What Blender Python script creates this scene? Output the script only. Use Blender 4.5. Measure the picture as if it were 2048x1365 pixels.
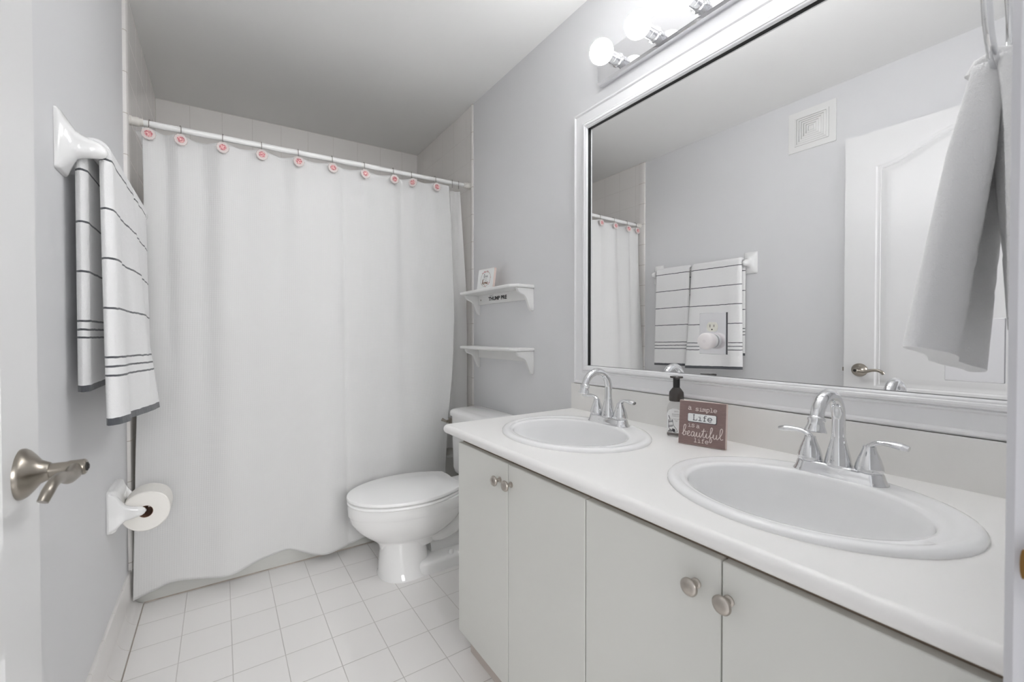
import bpy, bmesh, math, random
from mathutils import Vector, Matrix, noise
random.seed(7)
PI = math.pi
S = bpy.context.scene
COL = S.collection
for o in list(bpy.data.objects):
    bpy.data.objects.remove(o)

# ------------------------------------------------------------------ camera
W = 1.5773          # right wall plane
XL = -0.010         # painted left wall plane (tile of the alcove stands proud at x = 0)
H = 2.4496
YT = 2.185          # where the tiled alcove starts
cam_d = bpy.data.cameras.new('camera')
cam = bpy.data.objects.new('camera', cam_d)
COL.objects.link(cam)
R = Vector((0.84329159, -0.53745475, -0.00129989))
U = Vector((0.00792161, 0.01001095, 0.99991851))
B = Vector((-0.53739794, -0.84323316, 0.01269966))
cam.matrix_world = Matrix(((R.x, U.x, B.x, 0.30636), (R.y, U.y, B.y, 0.0), (R.z, U.z, B.z, 1.0887165), (0, 0, 0, 1)))
cam_d.sensor_width = 36
cam_d.lens = 14.881
cam_d.shift_x = 43.06 / 2048
cam_d.shift_y = -3.29 / 2048
cam_d.clip_start = 0.01
cam_d.dof.use_dof = True
cam_d.dof.focus_distance = 1.9
cam_d.dof.aperture_fstop = 7.0
S.camera = cam

# ------------------------------------------------------------------ light
S.view_settings.view_transform = 'Standard'
S.view_settings.look = 'None'
S.view_settings.gamma = 1
S.view_settings.use_curve_mapping = False
S.view_settings.exposure = 0.40
S.cycles.max_bounces = 24
S.cycles.diffuse_bounces = 16
S.cycles.glossy_bounces = 10
S.cycles.sample_clamp_indirect = 0.0
world = bpy.data.worlds.new('hall_light')
S.world = world
world.use_nodes = True
wb = world.node_tree.nodes['Background']
wb.inputs[0].default_value = (0.97, 0.98, 1.0, 1)
wb.inputs[1].default_value = 0.65
BULB = 66.0
# hall and added light come in through the open doorway (portal only guides the sampling)
pd = bpy.data.lights.new('doorway_portal', 'AREA')
pd.shape = 'RECTANGLE'; pd.size = 0.8; pd.size_y = 2.1
pd.cycles.is_portal = True
po = bpy.data.objects.new('doorway_portal', pd)
COL.objects.link(po)
po.location = (0.447, -0.062, 1.05)
po.rotation_euler = (PI / 2, 0, PI)

# added soft fill lamp, no real window; brightens curtain and toilet through the doorway
hd = bpy.data.lights.new('doorway_fill_light', 'AREA')
hd.shape = 'RECTANGLE'; hd.size = 1.3; hd.size_y = 1.3
hd.energy = 78
hd.color = (0.99, 0.985, 0.985)
ho = bpy.data.objects.new('doorway_fill_light', hd)
COL.objects.link(ho)
ho.location = (0.35, -3.2, 1.95)
ho.rotation_euler = (PI / 2 - 0.22, 0, -0.04)

# ------------------------------------------------------------------ node helpers
def new_mat(name):
    m = bpy.data.materials.new(name)
    m.use_nodes = True
    return m, m.node_tree, m.node_tree.nodes['Principled BSDF']

def setp(b, col=None, rough=None, metal=None, coat=None, spec=None, sheen=None, trans=None, ior=None, alpha=None, sss=None):
    if col is not None: b.inputs['Base Color'].default_value = (*col, 1)
    if rough is not None: b.inputs['Roughness'].default_value = rough
    if metal is not None: b.inputs['Metallic'].default_value = metal
    if coat is not None:
        b.inputs['Coat Weight'].default_value = coat
        b.inputs['Coat Roughness'].default_value = 0.05
    if spec is not None: b.inputs['Specular IOR Level'].default_value = spec
    if sheen is not None: b.inputs['Sheen Weight'].default_value = sheen
    if trans is not None: b.inputs['Transmission Weight'].default_value = trans
    if ior is not None: b.inputs['IOR'].default_value = ior
    if alpha is not None: b.inputs['Alpha'].default_value = alpha

def mth(nt, op, a, b=None, c=None):
    n = nt.nodes.new('ShaderNodeMath'); n.operation = op
    for i, v in enumerate((a, b, c)):
        if v is None: continue
        if isinstance(v, (int, float)): n.inputs[i].default_value = v
        else: nt.links.new(v, n.inputs[i])
    return n.outputs[0]

def bump(nt, b, height, strength, dist):
    n = nt.nodes.new('ShaderNodeBump')
    n.inputs['Strength'].default_value = strength
    n.inputs['Distance'].default_value = dist
    nt.links.new(height, n.inputs['Height'])
    nt.links.new(n.outputs[0], b.inputs['Normal'])

def noise_n(nt, scale, detail=3, vec=None, rough=0.5):
    n = nt.nodes.new('ShaderNodeTexNoise')
    n.inputs['Scale'].default_value = scale
    n.inputs['Detail'].default_value = detail
    n.inputs['Roughness'].default_value = rough
    if vec is not None: nt.links.new(vec, n.inputs['Vector'])
    return n.outputs[0]

def geo_xyz(nt):
    g = nt.nodes.new('ShaderNodeNewGeometry')
    s = nt.nodes.new('ShaderNodeSeparateXYZ')
    nt.links.new(g.outputs['Position'], s.inputs[0])
    return g.outputs['Position'], s.outputs[0], s.outputs[1], s.outputs[2]

def mix_col(nt, fac, a, b):
    n = nt.nodes.new('ShaderNodeMix'); n.data_type = 'RGBA'
    nt.links.new(fac, n.inputs[0])
    for i, v in ((6, a), (7, b)):
        if isinstance(v, tuple): n.inputs[i].default_value = (*v, 1)
        else: nt.links.new(v, n.inputs[i])
    return n.outputs[2]

def plain(name, col, rough=0.5, **k):
    m, nt, b = new_mat(name); setp(b, col, rough, **k); return m

def textured(name, col, rough, nscale, nstr, ndist, var=0.0, vscale=4.0, detail=3, **k):
    m, nt, b = new_mat(name); setp(b, col, rough, **k)
    pos, x, y, z = geo_xyz(nt)
    if nstr: bump(nt, b, noise_n(nt, nscale, detail, pos), nstr, ndist)
    if var:
        f = noise_n(nt, vscale, 4, pos)
        c2 = tuple(c * (1 - var) for c in col)
        nt.links.new(mix_col(nt, f, c2, tuple(min(1, c * (1 + var)) for c in col)), b.inputs['Base Color'])
    return m

def line_mask(nt, co, spacing, phase, width):
    t = mth(nt, 'DIVIDE', mth(nt, 'SUBTRACT', co, phase), spacing)
    f = mth(nt, 'FRACT', t)
    d = mth(nt, 'MINIMUM', f, mth(nt, 'SUBTRACT', 1.0, f))
    return mth(nt, 'LESS_THAN', d, width / spacing / 2), mth(nt, 'MINIMUM', mth(nt, 'MULTIPLY', d, spacing / width), 1.0)

def tile_mat(name, ax1, s1, p1, ax2, s2, p2, col, grout, gw, rough=0.12, wob=0.15):
    m, nt, b = new_mat(name); setp(b, col, rough)
    pos, x, y, z = geo_xyz(nt)
    ax = {'x': x, 'y': y, 'z': z}
    m1, h1 = line_mask(nt, ax[ax1], s1, p1, gw)
    m2, h2 = line_mask(nt, ax[ax2], s2, p2, gw)
    mask = mth(nt, 'MAXIMUM', m1, m2)
    h = mth(nt, 'MINIMUM', h1, h2)
    dirt = noise_n(nt, 6, 4, pos)
    g = mix_col(nt, dirt, tuple(c * 0.8 for c in grout), tuple(min(1, c * 1.15) for c in grout))
    tv = mix_col(nt, noise_n(nt, 2.2, 3, pos), tuple(c * 0.97 for c in col), tuple(min(1, c * 1.02) for c in col))
    nt.links.new(mix_col(nt, mask, tv, g), b.inputs['Base Color'])
    nt.links.new(mth(nt, 'ADD', rough, mth(nt, 'MULTIPLY', mask, 0.6)), b.inputs['Roughness'])
    hh = mth(nt, 'ADD', h, mth(nt, 'MULTIPLY', noise_n(nt, 9, 2, pos), wob))
    bump(nt, b, hh, 0.35, 0.0015)
    return m

M = {}
M['paint'] = textured('lilac_grey_paint', (0.725, 0.727, 0.738), 0.6, 220, 0.12, 0.001, 0.015, 3)
M['ceiling'] = textured('ceiling_white', (0.88, 0.88, 0.87), 0.85, 160, 0.15, 0.001, 0.01, 3)
M['floor'] = tile_mat('white_floor_tile', 'x', 0.152145, 0.027, 'y', 0.152145, 2.182 - 0.1528, (0.83, 0.815, 0.80), (0.56, 0.54, 0.52), 0.0026, 0.16)
M['tile_x'] = tile_mat('white_wall_tile_side', 'y', 0.162, 2.27, 'z', 0.162, 2.285, (0.83, 0.81, 0.79), (0.68, 0.655, 0.63), 0.0025)
M['tile_y'] = tile_mat('white_wall_tile_back', 'x', 0.162, 0.0, 'z', 0.162, 2.285, (0.83, 0.81, 0.79), (0.68, 0.655, 0.63), 0.0025)
M['bull'] = tile_mat('bullnose_tile', 'z', 0.162, 2.285, 'x', 5.0, -3.3, (0.80, 0.78, 0.76), (0.50, 0.45, 0.41), 0.003)
M['base'] = tile_mat('cove_base_tile', 'y', 0.152145, 2.182 - 0.1528, 'z', 5.0, -3.3, (0.78, 0.76, 0.745), (0.6, 0.57, 0.54), 0.0022)
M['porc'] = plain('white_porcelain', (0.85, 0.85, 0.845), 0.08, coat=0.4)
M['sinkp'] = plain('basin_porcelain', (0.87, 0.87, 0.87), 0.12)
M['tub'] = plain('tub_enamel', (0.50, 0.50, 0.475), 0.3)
M['caulk'] = textured('old_caulk', (0.36, 0.32, 0.28), 0.9, 90, 0.3, 0.001, 0.35, 30)
M['seat'] = plain('toilet_seat_plastic', (0.90, 0.90, 0.895), 0.22)
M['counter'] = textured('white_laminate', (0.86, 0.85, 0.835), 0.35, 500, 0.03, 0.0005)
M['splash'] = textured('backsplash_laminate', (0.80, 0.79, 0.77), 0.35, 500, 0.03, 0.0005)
M['cab'] = textured('cabinet_paint', (0.70, 0.70, 0.665), 0.42, 60, 0.05, 0.0008, 0.02, 5)
M['cab_in'] = plain('cabinet_gap_wood', (0.30, 0.24, 0.19), 0.8)
M['kick'] = plain('toe_kick_board', (0.60, 0.54, 0.50), 0.7)
M['frame'] = plain('mirror_frame_gloss', (0.82, 0.82, 0.83), 0.25)
M['lip'] = plain('black_lip', (0.01, 0.01, 0.01), 0.5)
M['mirror'] = plain('mirror_silver', (0.88, 0.88, 0.882), 0.0, metal=1.0)
M['chrome'] = plain('chrome', (0.76, 0.765, 0.775), 0.04, metal=1.0)
M['plate'] = plain('polished_light_plate', (0.80, 0.80, 0.82), 0.02, metal=1.0)
M['nickel'] = textured('brushed_nickel', (0.50, 0.46, 0.42), 0.3, 900, 0.04, 0.0003, metal=1.0)
M['antique'] = plain('antique_nickel', (0.34, 0.31, 0.27), 0.28, metal=1.0)
M['brass'] = plain('aged_brass', (0.30, 0.17, 0.06), 0.35, metal=1.0)
M['dark'] = plain('dark_hole', (0.02, 0.018, 0.015), 0.7)
M['door'] = textured('door_paint', (0.75, 0.75, 0.75), 0.35, 90, 0.10, 0.0012)
M['trim'] = plain('trim_paint', (0.62, 0.62, 0.65), 0.4)
M['shelfw'] = plain('shelf_white', (0.80, 0.80, 0.79), 0.35)
M['shelfr'] = plain('shelf_ink_black', (0.02, 0.02, 0.02), 0.5)
M['paper'] = textured('toilet_tissue', (0.84, 0.82, 0.78), 0.9, 300, 0.3, 0.001)
M['card'] = plain('cardboard_core', (0.22, 0.12, 0.08), 0.85)
M['plastic'] = plain('white_plastic', (0.82, 0.82, 0.81), 0.35)
M['nlight'] = plain('night_light_plastic', (0.86, 0.82, 0.82), 0.4)
M['nlring'] = plain('night_light_ring', (0.72, 0.68, 0.68), 0.4)
M['ivory'] = plain('ivory_plastic', (0.78, 0.77, 0.69), 0.35)
M['plmirror'] = plain('mirrored_cover_plate', (0.86, 0.86, 0.88), 0.14, metal=1.0)
M['plreflect'] = plain('painted_plate_reflection', (0.08, 0.08, 0.085), 0.5)
M['rod'] = plain('rod_enamel', (0.80, 0.80, 0.79), 0.3)
M['rodcap'] = plain('rod_end_rubber', (0.70, 0.68, 0.64), 0.5)
M['wire'] = plain('hook_wire', (0.30, 0.28, 0.26), 0.35, metal=1.0)
M['vent'] = plain('vent_plastic', (0.80, 0.80, 0.79), 0.4)
M['ventgap'] = plain('vent_gap', (0.42, 0.42, 0.41), 0.8)
M['signtext'] = plain('sign_white_ink', (0.74, 0.66, 0.62), 0.7)
M['signwhite'] = plain('sign_label_white', (0.82, 0.83, 0.82), 0.7)
M['signdark'] = plain('sign_dark_ink', (0.05, 0.05, 0.06), 0.7)
M['signedge'] = plain('sign_raw_edge', (0.72, 0.60, 0.55), 0.8)
M['greyink'] = plain('grey_ink', (0.32, 0.32, 0.32), 0.7)
M['brownink'] = plain('brown_ink', (0.22, 0.13, 0.09), 0.7)
M['pinkink'] = plain('pink_ink', (0.62, 0.30, 0.32), 0.7)
M['labelw'] = plain('bottle_label_white', (0.80, 0.81, 0.81), 0.5)
M['capgrey'] = plain('smoked_cap', (0.055, 0.048, 0.045), 0.12)
M['pumpblk'] = plain('pump_black', (0.015, 0.015, 0.015), 0.15)

def make_wood():
    m, nt, b = new_mat('brown_stained_wood'); setp(b, (0.2, 0.13, 0.12), 0.7)
    tc = nt.nodes.new('ShaderNodeTexCoord')
    mp = nt.nodes.new('ShaderNodeMapping'); mp.inputs['Scale'].default_value = (60, 60, 900)
    nt.links.new(tc.outputs['Object'], mp.inputs[0])
    f = noise_n(nt, 1.0, 4, mp.outputs[0])
    nt.links.new(mix_col(nt, f, (0.17, 0.108, 0.100), (0.31, 0.22, 0.205)), b.inputs['Base Color'])
    bump(nt, b, f, 0.2, 0.0005)
    return m
M['wood'] = make_wood()

def make_bulb():
    m, nt, b = new_mat('lit_bulb_glass')
    b.inputs['Emission Color'].default_value = (0.985, 0.985, 0.99, 1)
    # globe glow turned down towards the wall to spare it; room-facing dome stays bright
    pos, x, y, z = geo_xyz(nt)
    t = nt.nodes.new('ShaderNodeMapRange'); t.interpolation_type = 'SMOOTHSTEP'
    nt.links.new(x, t.inputs['Value'])
    t.inputs['From Min'].default_value = W - 0.112; t.inputs['From Max'].default_value = W - 0.146
    t.inputs['To Min'].default_value = 1.7; t.inputs['To Max'].default_value = BULB
    nt.links.new(t.outputs[0], b.inputs['Emission Strength'])
    setp(b, (0.9, 0.9, 0.9), 0.3)
    return m
M['bulb'] = make_bulb()

def make_curtain():
    m, nt, b = new_mat('white_waffle_fabric'); setp(b, (0.77, 0.77, 0.765), 0.9, sheen=0.2)
    uv = nt.nodes.new('ShaderNodeUVMap'); uv.uv_map = 'uv'
    s = nt.nodes.new('ShaderNodeSeparateXYZ'); nt.links.new(uv.outputs[0], s.inputs[0])
    a = mth(nt, 'SINE', mth(nt, 'MULTIPLY', s.outputs[0], 2 * PI / 0.0085))
    c = mth(nt, 'SINE', mth(nt, 'MULTIPLY', s.outputs[1], 2 * PI / 0.0085))
    h = mth(nt, 'ADD', mth(nt, 'MULTIPLY', a, 0.6), mth(nt, 'MULTIPLY', c, 0.4))
    mp = nt.nodes.new('ShaderNodeMapping'); mp.inputs['Scale'].default_value = (2.2, 9, 1)
    nt.links.new(uv.outputs[0], mp.inputs[0])
    cr = noise_n(nt, 1.6, 5, mp.outputs[0], 0.6)
    h2 = mth(nt, 'ADD', mth(nt, 'MULTIPLY', h, 0.0006), mth(nt, 'MULTIPLY', cr, 0.004))
    bump(nt, b, h2, 0.45, 1.0)
    # stitched hems at the top and the foot of the cloth
    tr = nt.nodes.new('ShaderNodeBsdfTranslucent'); tr.inputs[0].default_value = (0.8, 0.8, 0.79, 1)
    mx = nt.nodes.new('ShaderNodeMixShader'); mx.inputs[0].default_value = 0.2
    out = nt.nodes['Material Output']
    nt.links.new(b.outputs[0], mx.inputs[1]); nt.links.new(tr.outputs[0], mx.inputs[2])
    nt.links.new(mx.outputs[0], out.inputs[0])
    return m
M['curtain'] = make_curtain()
def make_liner():
    m, nt, b = new_mat('frosted_vinyl'); setp(b, (0.90, 0.90, 0.895), 0.3)
    tr = nt.nodes.new('ShaderNodeBsdfTranslucent'); tr.inputs[0].default_value = (0.9, 0.9, 0.89, 1)
    mx = nt.nodes.new('ShaderNodeMixShader'); mx.inputs[0].default_value = 0.4
    nt.links.new(b.outputs[0], mx.inputs[1]); nt.links.new(tr.outputs[0], mx.inputs[2])
    nt.links.new(mx.outputs[0], nt.nodes['Material Output'].inputs[0])
    return m
M['liner'] = make_liner()

def make_towel(lf, stripes, hems, name, white=(0.82, 0.82, 0.82), ink=(0.085, 0.09, 0.10)):
    """stripes given as distances along the cloth measured in the v coordinate (metres)."""
    m, nt, b = new_mat(name); setp(b, white, 0.95, sheen=0.3)
    uv = nt.nodes.new('ShaderNodeUVMap'); uv.uv_map = 'uv'
    s = nt.nodes.new('ShaderNodeSeparateXYZ'); nt.links.new(uv.outputs[0], s.inputs[0])
    pos, x, y, z = geo_xyz(nt)
    wob = mth(nt, 'MULTIPLY', mth(nt, 'SUBTRACT', noise_n(nt, 45, 2, pos), 0.5), 0.004)
    v = mth(nt, 'ADD', s.outputs[1], wob)
    mask = None
    for p, w in [(p, 0.0050) for p in stripes] + hems:
        k = mth(nt, 'COMPARE', v, p, w / 2)
        mask = k if mask is None else mth(nt, 'MAXIMUM', mask, k)
    if mask is not None:
        nt.links.new(mix_col(nt, mask, white, ink), b.inputs['Base Color'])
    n1 = noise_n(nt, 700, 2, pos); n2 = noise_n(nt, 60, 3, pos)
    hgt = mth(nt, 'ADD', mth(nt, 'MULTIPLY', n1, 0.0022), mth(nt, 'MULTIPLY', n2, 0.005))
    bump(nt, b, hgt, 0.55, 1.0)
    return m

# ------------------------------------------------------------------ object helpers
def wloc(p):
    v = Vector((0, 0, 0))
    while p is not None:
        v += p.location; p = p.parent
    return v

def obj(name, bm, mat, parent=None, loc=None, smooth=35, bevel=None, mods=()):
    """bm is in world coordinates; linked as one mesh whose origin is loc (top level) or its parent's origin."""
    base = wloc(parent) if parent is not None else Vector(loc or (0, 0, 0))
    bmesh.ops.translate(bm, verts=bm.verts, vec=-base)
    bmesh.ops.recalc_face_normals(bm, faces=bm.faces)
    me = bpy.data.meshes.new(name)
    bm.to_mesh(me); bm.free()
    if smooth:
        for p in me.polygons: p.use_smooth = True
        me.set_sharp_from_angle(angle=math.radians(smooth))
    for mm in (mat if isinstance(mat, (list, tuple)) else [mat]): me.materials.append(mm)
    o = bpy.data.objects.new(name, me)
    COL.objects.link(o)
    if parent is not None: o.parent = parent
    else: o.location = base
    if bevel:
        b = o.modifiers.new('bevel', 'BEVEL'); b.width = bevel; b.segments = 3; b.limit_method = 'ANGLE'; b.angle_limit = math.radians(40)
        b.harden_normals = False
    return o

def thing(name, label, cat, loc, group=None):
    o = bpy.data.objects.new(name, None); COL.objects.link(o)
    o.empty_display_size = 0.05
    o.location = loc; o['label'] = label; o['category'] = cat
    if group: o['group'] = group
    return o

def tag(o, label, cat, group=None):
    o['label'] = label; o['category'] = cat
    if group: o['group'] = group
    return o

def struct(name, bm, mat, parent=None, **k):
    o = obj(name, bm, mat, parent, **k)
    if parent is None: o['kind'] = 'structure'
    return o

def copy_tree(o, parent=None):
    c = o.copy(); COL.objects.link(c); c.parent = parent
    for ch in list(o.children): copy_tree(ch, c)
    return c

def BM(): return bmesh.new()

def box(bm, x0, x1, y0, y1, z0, z1):
    v = [bm.verts.new((x, y, z)) for x in (x0, x1) for y in (y0, y1) for z in (z0, z1)]
    for f in ((0, 1, 3, 2), (4, 6, 7, 5), (0, 4, 5, 1), (2, 3, 7, 6), (0, 2, 6, 4), (1, 5, 7, 3)):
        bm.faces.new([v[i] for i in f])
    return v

def loft(bm, rings, cap0=True, cap1=True, closed=True):
    vs = [[bm.verts.new(p) for p in r] for r in rings]
    n = len(vs[0])
    fs = []
    for a, b in zip(vs, vs[1:]):
        for i in range(n if closed else n - 1):
            j = (i + 1) % n
            fs.append(bm.faces.new((a[i], a[j], b[j], b[i])))
    if cap0: bm.faces.new(vs[0][::-1])
    if cap1: bm.faces.new(vs[-1])
    return vs

def frame_of(axis):
    a = Vector(axis).normalized()
    t = Vector((0, 0, 1)) if abs(a.z) < 0.9 else Vector((1, 0, 0))
    u = t.cross(a).normalized(); v = a.cross(u)
    return a, u, v

def lathe(bm, prof, origin, axis=(0, 0, 1), n=28, cap0=True, cap1=True, flute=0):
    """prof: (radius, distance along axis)"""
    a, u, v = frame_of(axis); o = Vector(origin)
    rings = []
    for r, d in prof:
        rings.append([o + a * d + (u * math.cos(2 * PI * i / n) + v * math.sin(2 * PI * i / n)) * max(r, 1e-5) for i in range(n)])
    return loft(bm, rings, cap0, cap1)

def catmull(pts, sub=8):
    P = [Vector(p) for p in pts]
    out = []
    Q = [P[0] * 2 - P[1]] + P + [P[-1] * 2 - P[-2]]
    for i in range(1, len(Q) - 2):
        for k in range(sub):
            t = k / sub
            a, b, c, d = Q[i - 1], Q[i], Q[i + 1], Q[i + 2]
            out.append(0.5 * ((2 * b) + (c - a) * t + (2 * a - 5 * b + 4 * c - d) * t * t + (3 * b - a - 3 * c + d) * t ** 3))
    out.append(P[-1])
    return out

def tube(bm, pts, rad, n=14, caps=True, flat=None, up=None):
    """sweep a circle (or an ellipse: flat=(w,h) multipliers) along pts; rad: number or list"""
    pts = [Vector(p) for p in pts]
    if not isinstance(rad, (list, tuple)): rad = [rad] * len(pts)
    if len(rad) != len(pts):
        m = len(rad) - 1
        rr = []
        for i in range(len(pts)):
            t = i / (len(pts) - 1) * m; k = min(int(t), m - 1)
            rr.append(rad[k] + (rad[k + 1] - rad[k]) * (t - k))
        rad = rr
    t0 = (pts[1] - pts[0]).normalized()
    if up is None: up = Vector((0, 0, 1)) if abs(t0.z) < 0.9 else Vector((0, 1, 0))
    u = (Vector(up) - t0 * t0.dot(Vector(up))).normalized()
    rings = []
    for i, p in enumerate(pts):
        a = pts[max(0, i - 1)]; b = pts[min(len(pts) - 1, i + 1)]
        t = (b - a).normalized()
        u = (u - t * t.dot(u))
        u.normalize()
        v = t.cross(u)
        fw, fh = flat if flat else (1, 1)
        rings.append([p + v * math.cos(2 * PI * k / n) * rad[i] * fw + u * math.sin(2 * PI * k / n) * rad[i] * fh for k in range(n)])
    loft(bm, rings, caps, caps)

def prism(bm, outline, fn, d0, d1):
    """outline: 2D points; fn(a, b, d) -> 3D"""
    n = len(outline)
    v0 = [bm.verts.new(fn(a, b, d0)) for a, b in outline]
    v1 = [bm.verts.new(fn(a, b, d1)) for a, b in outline]
    for i in range(n):
        j = (i + 1) % n
        bm.faces.new((v0[i], v0[j], v1[j], v1[i]))
    bm.faces.new(v0[::-1]); bm.faces.new(v1)

def rrect(w, h, r, n=6):
    pts = []
    for cx, cy, a0 in ((w / 2 - r, h / 2 - r, 0), (-w / 2 + r, h / 2 - r, 90), (-w / 2 + r, -h / 2 + r, 180), (w / 2 - r, -h / 2 + r, 270)):
        for k in range(n + 1):
            a = math.radians(a0 + 90 * k / n)
            pts.append((cx + r * math.cos(a), cy + r * math.sin(a)))
    return pts

def text_bm(s, size, fn, bold=0.0, depth=0.0003, align='CENTER', shear=0.0):
    """lettering as a mesh; fn(x, y, d) -> world point, x,y in the plane of the writing"""
    cu = bpy.data.curves.new('t', 'FONT'); cu.body = s; cu.size = size; cu.align_x = align; cu.align_y = 'CENTER'
    cu.offset = bold; cu.shear = shear; cu.resolution_u = 3
    o = bpy.data.objects.new('t', cu); COL.objects.link(o)
    dg = bpy.context.evaluated_depsgraph_get(); dg.update()
    me = bpy.data.meshes.new_from_object(o.evaluated_get(dg))
    bm = BM(); bm.from_mesh(me)
    bpy.data.objects.remove(o); bpy.data.curves.remove(cu); bpy.data.meshes.remove(me)
    r = bmesh.ops.extrude_face_region(bm, geom=bm.faces[:])
    up = [g for g in r['geom'] if isinstance(g, bmesh.types.BMVert)]
    for v in bm.verts: v.co.z = 0
    for v in up: v.co.z = depth
    for v in bm.verts: v.co = Vector(fn(v.co.x, v.co.y, v.co.z))
    return bm

def strokes(bm, lines, fn, r, smooth=True):
    for l in lines:
        P = [Vector(fn(a, b, 0)) for a, b in l]
        if smooth and len(P) > 2: P = catmull(P, 4)
        nrm = Vector(fn(0, 0, 1)) - Vector(fn(0, 0, 0))
        tube(bm, P, r, 6, flat=(1.0, 0.35), up=nrm)

# ================================================================== SETTING
bm = BM(); box(bm, -0.3, W + 0.3, -1.2, 3.3, -0.06, 0.0)
struct('floor', bm, M['floor'], smooth=0)
bm = BM(); box(bm, -0.3, W + 0.3, -0.06, 3.3, H, H + 0.08)
struct('ceiling', bm, M['ceiling'], smooth=0)
bm = BM(); box(bm, XL - 0.1, XL, -0.06, YT + 0.01, 0, H)
struct('wall_left', bm, M['paint'], smooth=0)
bm = BM(); box(bm, W, W + 0.1, -0.06, YT, 0, H)
struct('wall_right', bm, M['paint'], smooth=0)
bm = BM(); box(bm, XL - 0.1, 0.0, YT + 0.01, 3.2, 0, H)
struct('wall_alcove_left', bm, M['tile_x'], smooth=0)
bm = BM(); box(bm, W, W + 0.1, YT - 0.006, 3.2, 0, H)
struct('wall_alcove_right', bm, M['tile_x'], smooth=0)
bm = BM()
prism(bm, [(-0.1, 3.105), (W + 0.1, 3.026), (W + 0.1, 3.2), (-0.1, 3.2)], lambda a, b, d: (a, b, d), 0, H)
struct('wall_back', bm, M['tile_y'], smooth=0)
DX0, DX1 = 0.040, 0.852
bm = BM()
box(bm, XL, DX0 - 0.018, -0.055, 0.052, 0, H); box(bm, DX1 + 0.018, W, -0.055, 0.052, 0, H); box(bm, DX0 - 0.018, DX1 + 0.018, -0.055, 0.052, 2.128, H)
struct('wall_front', bm, M['paint'], smooth=0)
# bullnose edge tiles of the alcove
bm = BM(); prism(bm, [(-0.0100, YT + 0.0099), (-0.0100, YT - 0.003), (-0.005, YT - 0.003), (0.0005, YT - 0.0005), (0.0035, YT + 0.006), (0.0035, YT + 0.05), (0.0, YT + 0.05), (0.0, YT + 0.0099)], lambda a, b, d: (a, b, d), 0.149, H)
struct('trim_1', bm, M['bull'])
bm = BM(); prism(bm, [(W, YT - 0.0062), (W - 0.004, YT - 0.006), (W - 0.0075, YT), (W - 0.0075, YT + 0.012), (W - 0.004, YT + 0.02), (W, YT + 0.02)], lambda a, b, d: (a, b, d), 0, H)
struct('trim_2', bm, M['bull'])
# cove base tile on the left wall
def cove(x0, sgn):
    pr = [(0, 0), (0, 0.149), (0.005, 0.149), (0.0085, 0.1465), (0.0100, 0.142), (0.0115, 0.055), (0.015, 0.036), (0.022, 0.022), (0.032, 0.0115), (0.044, 0.0055), (0.0445, 0.0)]
    return [(x0 + sgn * a, b) for a, b in pr]
bm = BM(); prism(bm, cove(XL, 1), lambda a, b, d: (a, d, b), 0.067, 2.179)
struct('baseboard_left', bm, M['base'])
bm = BM(); box(bm, XL + 0.0443, XL + 0.0475, 0.067, 2.186, -0.001, 0.0006)
struct('trim_6', bm, M['caulk'], smooth=0)
bm = BM(); prism(bm, [(W, 0), (W, 0.149), (W - 0.008, 0.147), (W - 0.010, 0.14), (W - 0.011, 0.0)], lambda a, b, d: (a, d, b), 1.262, 2.175)
struct('baseboard_right', bm, M['base'])
bm = BM(); prism(bm, [(2.1905, 0.0), (2.1860, 0.0), (2.1905, 0.005)], lambda a, b, d: (d, a, b), 0.036, W)
struct('trim_5', bm, M['caulk'])
# door frame: jamb boards, stop, casing
bm = BM()
box(bm, DX1, DX1 + 0.018, -0.055, 0.052, 0, 2.11)
box(bm, DX0 - 0.018, DX0, -0.055, 0.052, 0, 2.11)
box(bm, DX0 - 0.018, DX1 + 0.018, -0.055, 0.052, 2.11, 2.128)
tr3 = struct('trim_3', bm, M['trim'], bevel=0.002)
bm = BM()
prism(bm, [(0, 0), (0, 0.008), (0.006, 0.0135), (0.045, 0.0135), (0.055, 0.009), (0.06, 0.009), (0.06, 0)], lambda a, b, d: (DX1 + 0.001 + a, 0.052 + b, d), 0.0, 2.17)
struct('trim_4', bm, M['trim'])
# strike plate let into the jamb
bm = BM()
prism(bm, rrect(0.030, 0.058, 0.008), lambda a, b, d: (DX1 - d, 0.034 + a, 0.905 + b), -0.001, 0.0022)
tube(bm, [(DX1 - 0.001, 0.047, 0.905), (DX1 - 0.006, 0.053, 0.905), (DX1 - 0.010, 0.0545, 0.905)], 0.012, 12, flat=(1, 0.15), up=(1, 0, 0))
sp = obj('strike_plate', bm, M['brass'], tr3)
bm = BM(); box(bm, DX1 - 0.0026, DX1 - 0.0015, 0.027, 0.040, 0.893, 0.917)
obj('latch_hole', bm, M['dark'], sp, smooth=0)

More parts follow.
